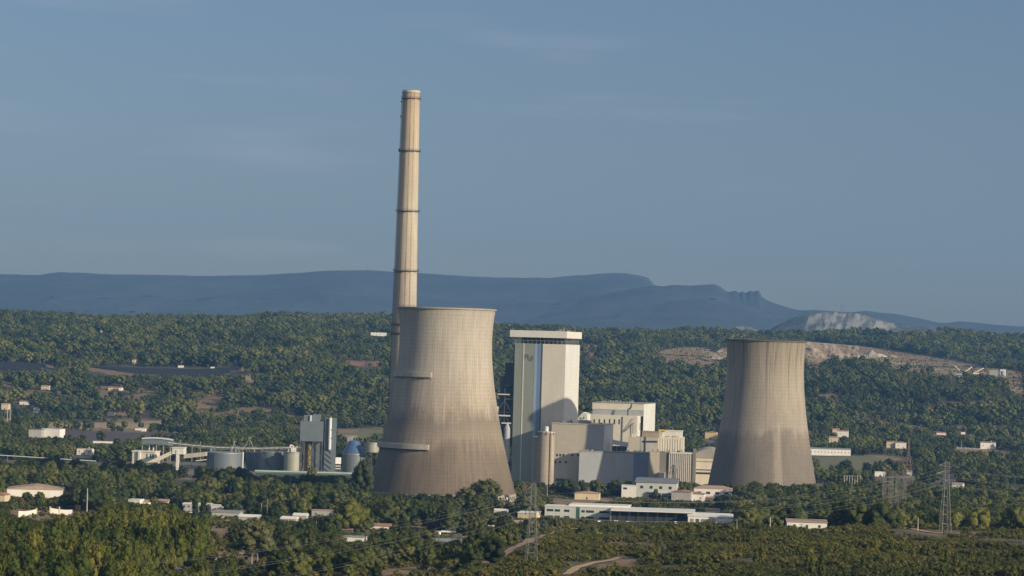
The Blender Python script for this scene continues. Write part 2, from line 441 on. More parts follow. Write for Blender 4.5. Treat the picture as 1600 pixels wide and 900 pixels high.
# ================================================================ mountains
def ridge_mesh(name, ctrl, D, Dfoot, zfoot, spur, mat_, jag=0.8, rows=70, step=2.5, white=None, seed=1):
    xs = np.arange(ctrl[0][0], ctrl[-1][0] + step, step)
    ys = np.interp(xs, [c[0] for c in ctrl], [c[1] for c in ctrl])
    nx = len(xs); V = np.zeros((rows + 8, nx, 3)); C = np.zeros((rows + 8, nx))
    top = np.array([P(x, y, D) for x, y in zip(xs, ys)])
    top[:, 2] += fbm(top[:, 0], top[:, 0] * 0, 60, 3, seed) * jag * D / F
    ker = np.hanning(41); ker /= ker.sum()
    soft = np.convolve(np.pad(top[:, 2], 20, mode='edge'), ker, 'valid')
    for j in range(rows + 8):
        if j <= rows:
            t = j / rows; Dj = Dfoot + (D - Dfoot) * t
            tz = top[:, 2] * t ** 14 + soft * (1 - t ** 14)
            zz = zfoot + (tz - zfoot) * (0.25 * t + 0.75 * t ** 1.7)
        else:
            t = 1 - (j - rows) / 8; Dj = D + (j - rows) * 250
            zz = zfoot + (top[:, 2] - zfoot) * t
        X = top[:, 0] / D * Dj
        env = (1 - abs(2 * min(t, 1) - 1) ** 2) if j <= rows else 0
        n = fbm(X, np.full(nx, Dj), 650, 6, seed + 3)
        V[j] = np.stack([X, np.full(nx, Dj) + n * spur * 4 * env, zz + n * spur * env], -1)
        if white is not None:
            px, py = project(V[j, :, 0], V[j, :, 1], V[j, :, 2])
            k = fbm(px + py * .35, py * 0.55 - px * 0.15, 6.5, 5, seed + 5)
            for poly, dens in white:
                C[j] = np.maximum(C[j], np.where(in_poly(poly, px, py), np.clip(k * 1.7 + dens, 0, 1), 0))
    me = bpy.data.meshes.new(name)
    n = (rows + 8)
    ii = (np.arange(n - 1)[:, None] * nx + np.arange(nx - 1)[None]).ravel()
    q = np.stack([ii, ii + 1, ii + nx + 1, ii + nx], -1)
    me.from_pydata(V.reshape(-1, 3).tolist(), [], q.tolist()); me.update()
    me.polygons.foreach_set('use_smooth', np.ones(len(q), bool))
    at = me.color_attributes.new('rock', 'FLOAT_COLOR', 'POINT')
    cc = np.ones((n * nx, 4), np.float32); cc[:, :3] = C.reshape(-1, 1); at.data.foreach_set('color', cc.ravel())
    me.materials.append(mat_)
    return tag(link(bpy.data.objects.new(name, me)), kind='structure')
def hill_mat(name, green, rock, nscale):
    m, N, L, b = new_mat(name)
    a = N.new('ShaderNodeVertexColor'); a.layer_name = 'rock'
    tcn = N.new('ShaderNodeTexCoord')
    n = N.new('ShaderNodeTexNoise'); n.inputs['Scale'].default_value = nscale; n.inputs['Detail'].default_value = 9; n.inputs['Roughness'].default_value = 0.7
    L.new(tcn.outputs['Object'], n.inputs['Vector'])
    rr = N.new('ShaderNodeValToRGB'); L.new(n.outputs['Fac'], rr.inputs['Fac'])
    rr.color_ramp.elements[0].position = 0.45; rr.color_ramp.elements[0].color = (*green, 1)
    rr.color_ramp.elements[1].position = 0.72; rr.color_ramp.elements[1].color = (*[g * 0.6 + r * 0.4 for g, r in zip(green, rock)], 1)
    mx = N.new('ShaderNodeMixRGB'); L.new(a.outputs['Color'], mx.inputs['Fac']); L.new(rr.outputs['Color'], mx.inputs['Color1']); mx.inputs['Color2'].default_value = (*rock, 1)
    L.new(mx.outputs[0], b.inputs['Base Color']); b.inputs['Roughness'].default_value = 1.0
    bp = N.new('ShaderNodeBump'); bp.inputs['Strength'].default_value = 0.7; bp.inputs['Distance'].default_value = 30
    L.new(n.outputs['Fac'], bp.inputs['Height']); L.new(bp.outputs[0], b.inputs['Normal'])
    return m
M_mt = hill_mat('hazed_maquis', (0.028, 0.046, 0.062), (0.11, 0.12, 0.13), 0.0022)  # bluish base colour carries part of the distance haze
M_lime = hill_mat('limestone_hill', (0.045, 0.060, 0.062), (0.30, 0.29, 0.265), 0.012)
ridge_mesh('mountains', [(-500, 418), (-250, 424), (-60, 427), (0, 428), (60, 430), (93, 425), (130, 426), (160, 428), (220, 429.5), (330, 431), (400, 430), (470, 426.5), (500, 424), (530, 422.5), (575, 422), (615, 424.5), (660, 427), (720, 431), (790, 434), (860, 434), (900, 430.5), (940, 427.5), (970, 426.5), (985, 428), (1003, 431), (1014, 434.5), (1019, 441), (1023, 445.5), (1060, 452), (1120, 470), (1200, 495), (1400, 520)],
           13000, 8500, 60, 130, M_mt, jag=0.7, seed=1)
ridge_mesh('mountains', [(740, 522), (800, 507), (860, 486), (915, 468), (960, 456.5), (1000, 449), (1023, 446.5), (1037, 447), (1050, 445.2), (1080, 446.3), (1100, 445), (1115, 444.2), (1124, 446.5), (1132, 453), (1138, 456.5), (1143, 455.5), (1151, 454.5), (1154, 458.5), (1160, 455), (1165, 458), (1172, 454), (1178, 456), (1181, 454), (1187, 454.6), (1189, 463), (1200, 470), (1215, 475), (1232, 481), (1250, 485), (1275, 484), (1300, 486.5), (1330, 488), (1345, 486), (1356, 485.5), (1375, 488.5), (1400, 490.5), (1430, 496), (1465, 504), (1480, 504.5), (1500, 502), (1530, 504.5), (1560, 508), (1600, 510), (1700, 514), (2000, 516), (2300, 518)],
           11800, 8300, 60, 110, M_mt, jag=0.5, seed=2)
WHITE = [([(1255, 520), (1264, 494), (1275, 490), (1300, 485), (1318, 490), (1335, 489), (1355, 493), (1368, 500), (1385, 507), (1385, 520)], 0.62),
         ([(1385, 520), (1372, 500), (1400, 506), (1420, 520)], 0.12), ([(1212, 516), (1228, 502), (1232, 516)], 0.3)]
ridge_mesh('limestone_hill', [(1195, 520), (1215, 508), (1240, 497), (1262, 491), (1285, 488), (1300, 486.5), (1315, 490), (1335, 488.5), (1350, 491), (1368, 497), (1390, 502), (1420, 508), (1460, 512), (1500, 520)],
           8200, 7300, 60, 75, M_lime, jag=1.2, rows=90, step=0.8, white=WHITE, seed=4)
ridge_mesh('limestone_hill', [(1125, 522), (1140, 512.5), (1160, 509.5), (1175, 511), (1190, 520)], 7900, 7300, 60, 10, M_lime, jag=1.0, rows=30, step=1.2, white=[([(1125, 516), (1140, 509), (1175, 509), (1190, 518)], 0.5)], seed=6)

# ================================================================ haze
hz = MB().box(-6900, 6900, -150, 15800, -14, 760).build('haze')
tag(hz, kind='stuff')
hm = bpy.data.materials.new('haze_air'); hm.use_nodes = True
HN, HL = hm.node_tree.nodes, hm.node_tree.links
HN.clear()
ho = HN.new('ShaderNodeOutputMaterial'); hv = HN.new('ShaderNodeVolumePrincipled')
hv.inputs['Color'].default_value = (0.22, 0.52, 1.0, 1)
hv.inputs['Density'].default_value = 4.0e-5
hv.inputs['Anisotropy'].default_value = 0.1
HL.new(hv.outputs[0], ho.inputs['Volume'])
hz.data.materials.append(hm)
# ================================================================ power station
def concrete_shell(name, Ht, Rr, ribs, lift, cols, streak, zone, light_strip=None, top_dark=0.0, seed=0.0, rust=0.0):
    """weathered board-marked concrete of a round tower: ribs, lift joints, streaks that run down, darker zones by height"""
    m, N, L, b = new_mat(name)
    b.inputs['Roughness'].default_value = 0.92
    t = N.new('ShaderNodeTexCoord'); sep = N.new('ShaderNodeSeparateXYZ'); L.new(t.outputs['Object'], sep.inputs[0])
    ang = math_node(N, L, 'ARCTAN2', sep.outputs[1], sep.outputs[0])
    h = math_node(N, L, 'DIVIDE', sep.outputs[2], Ht)
    arc = math_node(N, L, 'MULTIPLY', ang, Rr)
    def noise(xs, zs, scale, det=6, off=0.0, rough=0.65):
        cmb = N.new('ShaderNodeCombineXYZ')
        L.new(math_node(N, L, 'MULTIPLY', arc, xs), cmb.inputs[0]); L.new(math_node(N, L, 'MULTIPLY', sep.outputs[2], zs), cmb.inputs[1]); cmb.inputs[2].default_value = off + seed
        n = N.new('ShaderNodeTexNoise'); n.inputs['Scale'].default_value = scale; n.inputs['Detail'].default_value = det; n.inputs['Roughness'].default_value = rough
        L.new(cmb.outputs[0], n.inputs['Vector']); return n.outputs['Fac']
    streaks = noise(1, 0.06, 0.55, 6, 1)
    blotch = noise(1, 0.7, 0.045, 5, 5)
    fine = noise(1, 1, 0.5, 5, 9)
    # height zones, their borders frayed
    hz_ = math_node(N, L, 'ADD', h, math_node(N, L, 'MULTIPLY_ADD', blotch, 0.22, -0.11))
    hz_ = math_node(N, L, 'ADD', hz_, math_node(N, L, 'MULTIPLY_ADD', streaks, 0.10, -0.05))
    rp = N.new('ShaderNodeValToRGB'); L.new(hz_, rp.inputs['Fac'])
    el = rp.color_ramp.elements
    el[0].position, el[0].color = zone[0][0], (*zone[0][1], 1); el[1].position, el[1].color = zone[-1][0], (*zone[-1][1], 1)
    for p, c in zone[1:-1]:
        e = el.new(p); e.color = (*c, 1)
    cur = rp.outputs['Color']
    def scale_by(col, fac):
        v = N.new('ShaderNodeVectorMath'); v.operation = 'SCALE'; L.new(col, v.inputs[0]); L.new(fac, v.inputs['Scale']); return v.outputs[0]
    def remap(x, a, b_, lo, hi):
        r = N.new('ShaderNodeMapRange'); L.new(x, r.inputs['Value'])
        for k, vv in zip(('From Min', 'From Max', 'To Min', 'To Max'), (a, b_, lo, hi)): r.inputs[k].default_value = vv
        return r.outputs[0]
    cur = scale_by(cur, remap(streaks, 0.35, 0.65, 1 - streak, 1 + streak * 0.6))
    cur = scale_by(cur, remap(fine, 0.3, 0.7, 0.93, 1.07))
    cur = scale_by(cur, remap(blotch, 0.3, 0.7, 0.92, 1.08))
    # run marks from the top rim
    if top_dark:
        run = noise(1, 0.025, 0.42, 5, 21, 0.75)
        top = remap(h, 0.35, 1.0, 0.0, 1.0)
        k = math_node(N, L, 'MULTIPLY', remap(run, 0.50, 0.66, 0.0, 1.0), top)
        cur = scale_by(cur, math_node(N, L, 'MULTIPLY_ADD', k, -top_dark, 1.0))
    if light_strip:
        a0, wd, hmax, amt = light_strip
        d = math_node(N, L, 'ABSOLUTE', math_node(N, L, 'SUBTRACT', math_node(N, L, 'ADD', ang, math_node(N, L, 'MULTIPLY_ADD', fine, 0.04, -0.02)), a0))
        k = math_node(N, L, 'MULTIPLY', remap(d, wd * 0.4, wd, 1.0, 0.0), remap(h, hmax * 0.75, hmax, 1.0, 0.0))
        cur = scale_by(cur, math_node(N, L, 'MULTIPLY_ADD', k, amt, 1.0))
    if rust:
        for a0, lo in rust_at(rust):
            d = math_node(N, L, 'ABSOLUTE', math_node(N, L, 'SUBTRACT', ang, a0))
            w = math_node(N, L, 'MULTIPLY_ADD', streaks, 0.16, -0.02)
            k = math_node(N, L, 'MULTIPLY', math_node(N, L, 'LESS_THAN', d, w), remap(streaks, 0.35, 0.6, 0.25, 0.85))
            mx = N.new('ShaderNodeMixRGB'); L.new(k, mx.inputs['Fac']); L.new(cur, mx.inputs['Color1']); mx.inputs['Color2'].default_value = (0.20, 0.115, 0.055, 1); cur = mx.outputs[0]
    # ribs and lift joints
    rb = math_node(N, L, 'FRACT', math_node(N, L, 'MULTIPLY', ang, ribs / (2 * math.pi)))
    cur = scale_by(cur, math_node(N, L, 'MULTIPLY_ADD', math_node(N, L, 'LESS_THAN', rb, 0.22), -cols, 1.0))
    lf = math_node(N, L, 'FRACT', math_node(N, L, 'DIVIDE', sep.outputs[2], lift))
    cur = scale_by(cur, math_node(N, L, 'MULTIPLY_ADD', math_node(N, L, 'LESS_THAN', lf, 0.2), -cols * 0.8, 1.0))
    L.new(cur, b.inputs['Base Color'])
    bp = N.new('ShaderNodeBump'); bp.inputs['Strength'].default_value = 0.35; bp.inputs['Distance'].default_value = 0.2
    L.new(math_node(N, L, 'ADD', fine, math_node(N, L, 'LESS_THAN', rb, 0.22)), bp.inputs['Height']); L.new(bp.outputs[0], b.inputs['Normal'])
    return m
def rust_at(spec): return spec

def axis_at(px, D):
    g = ray(px, 700.0); return g.x * D
def smooth_profile(pts, n=60):
    """pts [(height, radius)] -> fine profile by fitting a low polynomial (the shell is one smooth curve)"""
    h = np.array([p[0] for p in pts]); r = np.array([p[1] for p in pts])
    c = np.polyfit(h, r, 4); hh = np.linspace(h.min(), h.max(), n)
    return [(float(np.polyval(c, x)), float(x)) for x in hh]

M_conc = mat('grey_concrete', (0.30, 0.27, 0.225), 0.9, 0.18, 0.2)
M_conc_l = mat('pale_concrete', (0.42, 0.385, 0.32), 0.9, 0.14, 0.2)
M_dark = mat('opening_shade', (0.03, 0.032, 0.036), 0.9, 0.1, 0.2)  # shade of openings put into a dark base colour
M_steel = mat('galvanised_steel', (0.28, 0.29, 0.29), 0.5, 0.15, 0.5, metal=0.4)
M_steel_d = mat('dark_steelwork', (0.075, 0.08, 0.09), 0.6, 0.2, 0.5)
M_glass = mat('window_glass', (0.035, 0.042, 0.05), 0.25, 0.2, 0.3)
M_railing = mat('railing_steel', (0.10, 0.10, 0.10), 0.6, 0.1, 0.5)

def cooling_tower(loc, prof_pts, Ht, mshell, label, galleries, ncol, air, mrim):
    root = empty('cooling_tower', loc, 0, label, 'cooling tower')
    prof = smooth_profile(prof_pts)
    prof = [(r, z) for r, z in prof if z >= air]
    n = 96
    outer = prof; inner = [(r - 0.9, z) for r, z in prof[::-1]]
    mb = MB(); mb.lathe(outer + [(outer[-1][0] - 0.9, outer[-1][1])] + inner + [outer[0]], n, cap=False)
    sh = mb.build('shell', mshell, root); smooth_by_angle(sh, 40)
    r1, z1 = prof[-1]
    rim = MB().lathe([(r1 + 0.02, z1 - 1.0), (r1 + 0.7, z1 - 0.9), (r1 + 0.7, z1 + 0.15), (r1 - 1.1, z1 + 0.15), (r1 - 1.1, z1 - 0.3)], n, cap=False)
    smooth_by_angle(rim.build('rim', mrim, root), 30)
    rail = MB()
    for k in range(72):
        a = 2 * math.pi * k / 72; x, y = (r1 + 0.5) * math.cos(a), (r1 + 0.5) * math.sin(a)
        rail.tube((x, y, z1 + 0.15), (x, y, z1 + 1.25), 0.05, 3)
    for zz in (0.7, 1.2): rail.lathe([(r1 + 0.45, z1 + zz), (r1 + 0.55, z1 + zz), (r1 + 0.55, z1 + zz + 0.08), (r1 + 0.45, z1 + zz + 0.08), (r1 + 0.45, z1 + zz)], 72, cap=False)
    rail.build('rim_railing', M_railing, root)
    rb_, zb = prof[0]
    MB().lathe([(rb_ + 0.35, zb - 1.2), (rb_ + 0.35, zb + 0.3), (rb_ - 1.3, zb + 0.3), (rb_ - 1.3, zb - 1.2), (rb_ + 0.35, zb - 1.2)], n, cap=False).build('ring_beam', M_conc, root)
    for k in range(ncol):
        a = 2 * math.pi * k / ncol; da = math.pi / ncol * (1 if k % 2 else -1)
        r0 = rb_ + 3.0
        MB().tube((r0 * math.cos(a - da), r0 * math.sin(a - da), -1), ((rb_ - .4) * math.cos(a + da * 0), (rb_ - .4) * math.sin(a), zb - 1.0), 0.45, 6).build('column', M_conc, root)
    MB().lathe([(rb_ + 4.5, -1.5), (rb_ + 4.5, 1.2), (rb_ + 4.0, 1.2), (rb_ + 4.0, 0.6), (0.0, 0.6)], n, cap=False).build('basin', M_conc, root)
    for z0, h, a_lo, a_hi, dep in galleries:
        rr = float(np.interp(z0, [p[1] for p in prof], [p[0] for p in prof]))
        g = MB(); k = 40; vs = []; fs = []
        for i in range(k + 1):
            a = a_lo + (a_hi - a_lo) * i / k
            for r, z in ((rr - 0.6, z0), (rr + dep, z0), (rr + dep, z0 + h), (rr - 0.9, z0 + h)):
                vs.append((r * math.cos(a), r * math.sin(a), z))
        for i in range(k):
            for q in range(4): fs.append((i * 4 + q, i * 4 + (q + 1) % 4, i * 4 + 4 + (q + 1) % 4, i * 4 + 4 + q))
        fs += [(3, 2, 1, 0), tuple(k * 4 + q for q in range(4))]
        g.add(vs, fs); smooth_by_angle(g.build('service_gallery', M_conc_l, root), 30)
        for i in range(0, k + 1, 4):
            a = a_lo + (a_hi - a_lo) * i / k
            MB().tube(((rr - .2) * math.cos(a), (rr - .2) * math.sin(a), z0 - 2.0), ((rr + dep * .9) * math.cos(a), (rr + dep * .9) * math.sin(a), z0 - 0.05), 0.18, 4).build('gallery_bracket', M_conc, root)
    return root

# the large tower
D1 = 2000.0
z_to_px = 2.23
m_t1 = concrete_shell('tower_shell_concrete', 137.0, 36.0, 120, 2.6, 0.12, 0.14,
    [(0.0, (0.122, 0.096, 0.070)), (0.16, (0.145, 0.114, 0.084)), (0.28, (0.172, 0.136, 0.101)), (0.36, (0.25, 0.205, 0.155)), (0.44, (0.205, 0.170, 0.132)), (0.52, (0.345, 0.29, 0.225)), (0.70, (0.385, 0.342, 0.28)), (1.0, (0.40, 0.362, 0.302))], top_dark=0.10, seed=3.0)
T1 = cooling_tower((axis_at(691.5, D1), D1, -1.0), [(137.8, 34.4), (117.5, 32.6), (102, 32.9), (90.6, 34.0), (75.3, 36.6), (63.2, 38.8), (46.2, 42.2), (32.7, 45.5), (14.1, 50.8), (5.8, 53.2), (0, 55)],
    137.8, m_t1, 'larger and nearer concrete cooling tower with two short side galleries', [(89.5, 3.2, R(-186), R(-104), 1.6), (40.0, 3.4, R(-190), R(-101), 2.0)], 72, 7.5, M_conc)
# the smaller tower
D2 = 2229.0
m_t2 = concrete_shell('stained_tower_concrete', 122.8, 33.0, 110, 2.9, 0.09, 0.10,
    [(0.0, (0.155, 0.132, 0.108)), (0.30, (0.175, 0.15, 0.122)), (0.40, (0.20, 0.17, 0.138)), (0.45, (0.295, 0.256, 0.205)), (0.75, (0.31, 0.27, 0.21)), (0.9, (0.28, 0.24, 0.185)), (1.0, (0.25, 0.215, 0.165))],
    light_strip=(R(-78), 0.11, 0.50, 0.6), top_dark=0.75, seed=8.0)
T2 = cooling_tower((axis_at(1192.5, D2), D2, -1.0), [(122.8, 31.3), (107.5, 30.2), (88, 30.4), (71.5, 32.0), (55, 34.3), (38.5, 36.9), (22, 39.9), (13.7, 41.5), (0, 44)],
    122.8, m_t2, 'smaller farther cooling tower with dark rain streaks below its rim', [], 60, 7.0, mat('sooty_rim', (.10, .09, .075), .9, .2, .3))  # rim coloured darker than the shell

# the chimney
D3 = 2130.0
s3 = F / D3
HC = 301.0
m_ch = concrete_shell('chimney_concrete', HC, 7.5, 36, 3.2, 0.05, 0.09,
    [(0.0, (0.25, 0.225, 0.19)), (0.4, (0.36, 0.32, 0.26)), (0.7, (0.42, 0.37, 0.29)), (0.93, (0.44, 0.36, 0.26)), (1.0, (0.36, 0.27, 0.18))], seed=5.0, rust=[(R(-92), 0), (R(-66), 0), (R(-120), 0)])
ch = empty('chimney', (axis_at(626.2, D3), D3, -1.0), 0, 'very tall round concrete smokestack ringed by dark walkways', 'chimney')
rb0, rt0 = 10.9, 6.2
def rch(z): return rb0 + (rt0 - rb0) * (z / HC) ** 0.92
smooth_by_angle(MB().lathe([(rch(z), z) for z in np.linspace(0, HC, 40)] + [(rch(HC) - 0.8, HC), (rch(HC) - 0.8, HC - 12)], 48, cap=False).build('shaft', m_ch, ch), 40)
MB().lathe([(rch(HC) + .02, HC - 1.6), (rch(HC) + .45, HC - 1.5), (rch(HC) + .45, HC + 0.2), (rch(HC) - .9, HC + 0.2), (rch(HC) - .9, HC - 1)], 48, cap=False).build('cap', M_conc_l, ch)
for py in (145, 236.5, 330.5, 424, 507, 521):
    z = (P(640, py, D3).z + 1) - 0.0; z = z if py != 145 else HC - 6
    r = rch(z); w = 1.5 if py not in (145,) else 1.0
    pf = MB().lathe([(r - .1, z), (r + w, z), (r + w, z + .35), (r - .1, z + .35)], 40, cap=False)
    for k in range(10):
        a = 2 * math.pi * k / 10; pf.tube(((r - .05) * math.cos(a), (r - .05) * math.sin(a), z - 1.4), ((r + w) * math.cos(a), (r + w) * math.sin(a), z), .12, 4)
    o = pf.build('walkway', M_steel_d, ch)
    rl = MB()
    for zz in (.75, 1.3): rl.lathe([(r + w - .06, z + .3 + zz), (r + w + .04, z + .3 + zz), (r + w + .04, z + .4 + zz), (r + w - .06, z + .4 + zz), (r + w - .06, z + .3 + zz)], 40, cap=False)
    for k in range(32):
        a = 2 * math.pi * k / 32; rl.tube(((r + w) * math.cos(a), (r + w) * math.sin(a), z + .3), ((r + w) * math.cos(a), (r + w) * math.sin(a), z + 1.7), .05, 3)
    rl.build('railing', M_railing, o)
ld = MB()
a = R(188)
for z in np.arange(4, HC - 1, 2.2):
    r = rch(z) + .5; ld.box(r * math.cos(a) - .35, r * math.cos(a) + .3, r * math.sin(a) - .5, r * math.sin(a) + .5, z, z + 1.1)
for zz in np.arange(4, HC - 8, 12):
    ld.tube(((rch(zz) + .3) * math.cos(a), (rch(zz) + .3) * math.sin(a), zz), ((rch(zz + 12) + .3) * math.cos(a), (rch(zz + 12) + .3) * math.sin(a), zz + 12), .12, 4)
ld.build('ladder', M_steel_d, ch)
for (zz, aa) in ((HC - 9, 188), (HC - 20, 188), (HC - 45, 188)):
    r = rch(zz) + .9; MB().box(r * math.cos(R(aa)) - .5, r * math.cos(R(aa)) + .4, -.6, .6, zz, zz + 1.6).build('aircraft_light', M_steel_d, ch)

# ---- building frames: local x runs along the front, local y backwards, z up
class Frame:
    def __init__(s, name, px, D, psi, label, cat, group=None, z0=-1.0):
        x = axis_at(px, D); s.o = Vector((x, D, z0)); s.psi = R(psi); s.root = empty(name, s.o, s.psi, label, cat, group)
        s.ex = Vector((math.cos(s.psi), math.sin(s.psi), 0)); s.ey = Vector((-math.sin(s.psi), math.cos(s.psi), 0))
    def x(s, px, y=0.0, py=700):
        """local x on the front plane (pushed back by y) seen at photo column px, row py"""
        d = ray(px, py); t = d.x; o = s.o + s.ey * y
        return (t * o.y - o.x) / (s.ex.x - t * s.ex.y)
    def yd(s, x, px, py=700):
        d = ray(px, py); t = d.x; o = s.o + s.ex * x
        return (t * o.y - o.x) / (s.ey.x - t * s.ey.y)
    def z(s, px, py, y=0.0):
        """local height of the photo pixel on the front plane"""
        x = s.x(px, y, py); D = s.o.y + s.ex.y * x + s.ey.y * y
        return P(px, py, D).z - s.o.z
def windows(fr, boxes, y=-0.06, frame=True, parent=None, name='window', dep=0.12, m=None):
    for (x0, x1, z0, z1) in boxes:
        w = MB().box(x0, x1, y, y + dep, z0, z1).build(name, m or M_glass, parent or fr.root)
        if frame:
            MB().box(x0 - .12, x1 + .12, y + .03, y + .06, z0 - .12, z0 - .02).build('sill', M_steel, w)
def roof_bits(fr, root, x0, x1, y0, y1, z, n, m=None, seed=0, hmax=2.2):
    rr = random.Random(seed)
    for k in range(n):
        x = rr.uniform(x0, x1); y = rr.uniform(y0, y1); w = rr.uniform(.6, 2.2); h = rr.uniform(.6, hmax)
        MB().box(x, x + w, y, y + w, z, z + h).build('roof_unit', m or M_steel, root)

M_cream = mat('cream_cladding', (0.60, 0.56, 0.46), 0.55, 0.07, 0.12, lines=(3.2, 1.6))
M_white = mat('white_cladding', (0.60, 0.595, 0.55), 0.55, 0.07, 0.12, lines=(3.0, 3.0))
M_greeng = mat('sage_grey_cladding', (0.23, 0.25, 0.21), 0.55, 0.08, 0.12, lines=(3.2, 1.6))
M_stone_c = mat('buff_cladding', (0.47, 0.42, 0.33), 0.7, 0.09, 0.12, lines=(6.0, 2.2))
M_greyb = mat('blue_grey_cladding', (0.33, 0.345, 0.35), 0.6, 0.06, 0.1, lines=(2.4, 2.4))
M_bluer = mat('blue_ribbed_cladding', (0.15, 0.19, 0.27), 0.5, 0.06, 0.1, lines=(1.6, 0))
M_blue = mat('blue_paint', (0.15, 0.225, 0.36), 0.45, 0.22, 0.3, stretch=(1, 1, 0.05))
M_blue_l = mat('light_blue_paint', (0.25, 0.32, 0.40), 0.5, 0.15, 0.3, stretch=(1, 1, 0.05))
M_roofgrey = mat('grey_roofing', (0.24, 0.235, 0.225), 0.9, 0.2, 0.2)
M_orange = mat('ochre_cladding', (0.42, 0.27, 0.17), 0.7, 0.1, 0.2)
M_ribw = mat('white_ribbed_panel', (0.64, 0.60, 0.52), 0.6, 0.08, 0.2)
M_yellow = mat('yellow_paint', (0.60, 0.45, 0.06), 0.5, 0.1, 0.3)

PSI = -13.0
# ---- boiler house
D0 = 2325.0
fr = Frame('boiler_house', 879, D0, PSI, 'tallest boxy boiler house with blue stripe, emblem and white slab roof', 'boiler house')
xl = fr.x(803, 0, 600); W = -xl
zt = fr.z(850, 537.3); yb = fr.yd(0, 904, 600)
x847 = fr.x(846.5, 0, 600); x834 = fr.x(834, 0, 600)
MB().box(xl, x847, 0, yb, 0, zt).build('sage_wall', M_greeng, fr.root)
MB().box(x847 + .02, 0, -0.02, yb - .02, 0, zt - .02).build('cream_wall', M_cream, fr.root)
MB().box(0.02, .25, -.02, yb - .5, 0, zt - .04).build('side_wall', M_white, fr.root)
for a_, b_, m_ in ((834, 838.2, M_blue_l), (838.2, 844.6, M_blue)):
    MB().box(fr.x(a_, 0, 600), fr.x(b_, 0, 600) - .02, -.10, -.01, 0, zt - .3).build('painted_stripe', m_, fr.root)
MB().box(fr.x(844.8, 0, 600), fr.x(846.6, 0, 600), -.35, -.01, 0, zt - .2).build('downpipe', M_steel_d, fr.root)
MB().box(fr.x(816.3, 0, 600), fr.x(817.6, 0, 600), -.25, -.01, 0, zt - .2).build('pale_fin', M_ribw, fr.root)
# emblem: two interlocking waves, about eight metres across
def crescent(cx, cz, r_out, r_in, off, a0, a1, flip=1):
    pts = []
    for k in range(17):
        a = R(a0 + (a1 - a0) * k / 16); pts.append((cx + r_out * math.cos(a) * flip, cz + r_out * math.sin(a) * flip))
    for k in range(17):
        a = R(a1 - (a1 - a0) * k / 16); pts.append((cx + off[0] * flip + r_in * math.cos(a) * flip, cz + off[1] * flip + r_in * math.sin(a) * flip))
    return pts
ecx, ecz = fr.x(825, 0, 560), fr.z(825, 559)
em = MB()
def arc_band(cx, cz, r0, r1, a0, a1, n=14):
    vs, fs = [], []
    for k in range(n + 1):
        t = k / n; a = R(a0 + (a1 - a0) * t); w = (r1 - r0) * (0.25 + 0.75 * math.sin(math.pi * min(1, t * 1.1 + .05)) ** .6); rm = (r0 + r1) / 2
        for rr_ in (rm - w / 2, rm + w / 2):
            vs.append((cx + rr_ * math.cos(a), -.04, cz + rr_ * math.sin(a)))
    for k in range(n): fs.append((2 * k, 2 * k + 1, 2 * k + 3, 2 * k + 2))
    em.add(vs, fs)
arc_band(ecx - .9, ecz - .5, .9, 3.6, 50, 215); arc_band(ecx + .9, ecz + .3, .9, 3.6, 35, -130)
em.add([(ecx + (1.1 + .25 * math.sin(3 * k)) * math.cos(k * math.pi / 8), -.045, ecz - .1 + 1.0 * math.sin(k * math.pi / 8)) for k in range(16)], [tuple(range(16))])
em.build('emblem', mat('emblem_grey', (0.115, 0.12, 0.115), 0.6, 0.1, 0.3), fr.root)
# open storey and roof slab
zs0, zs1 = fr.z(850, 527.6), fr.z(850, 517)
gx = MB()
for k in range(13):
    x = xl + W * k / 12; gx.box(x - .15, x + .15, .3, .6, zt, zs0)
for k in range(12):
    a_, b_ = xl + W * k / 12, xl + W * (k + 1) / 12
    gx.tube((a_, .5, zt + .1), (b_, .5, zs0), .1, 4)
gx.box(xl, 0, .2, .5, (zt + zs0) / 2 - .15, (zt + zs0) / 2 + .15)
for k in range(1, 12):
    y = yb * k / 12; gx.box(-.6, -.2, y - .15, y + .15, zt, zs0)
gx.box(-.5, -.2, .2, yb, (zt + zs0) / 2 - .15, (zt + zs0) / 2 + .15)
gx.build('open_girders', M_steel, fr.root)
MB().box(xl + 4, -5, 6, yb - 6, zt, zs0).build('recessed_plant_room', M_dark, fr.root)  # dark colour stands for the shade inside the open storey
rf = MB().box(xl - 4, 1.4, -2.2, yb + 1, zs0, zs1).build('roof_slab', mat('roof_white', (0.62, 0.60, 0.53), 0.6, 0.05, 0.1), fr.root)
for (x, y, w, h) in ((-8, 10, 2, 1.5), (-5.5, 14, 1.2, 2.4), (-3.5, 20, 2.5, 1.2), (-12, 16, 3, .8)):
    MB().box(x, x + w, y, y + w, zs1, zs1 + h).build('roof_vent', M_steel, rf)
# bunker bay and open steelwork on its left
M_navy = mat('dark_blue_cladding', (0.045, 0.06, 0.085), 0.6, 0.12, 0.2)
fs_ = empty('duct_tower', fr.o + fr.ex * (xl - .6) + Vector((0, 0, 0)), fr.psi, 'open steel duct tower between large cooling tower and boiler house', 'steelwork')
wl_ = 14.5
zz = [0, 12, 24, 36, 47, 58, 69, 80, 92, 104, zt - 3]
st = MB()
for x in (-wl_, -wl_ * .5, -.6):
    top = {-wl_: 66, -wl_ * .5: 78, -.6: zt - 1}[x]
    for y in (2, 14): st.box(x - .3, x + .3, y - .3, y + .3, 0, top)
st.build('stanchion', M_steel_d, fs_)
for k, z in enumerate(zz):
    x0 = -wl_ if z <= 66 else (-wl_ * .5 if z <= 80 else -1.8)
    MB().box(x0, 0, 1.6, 14.4, z, z + .35).build('floor_deck', M_steel if z in (47, 69) else M_steel_d, fs_)
du = MB()
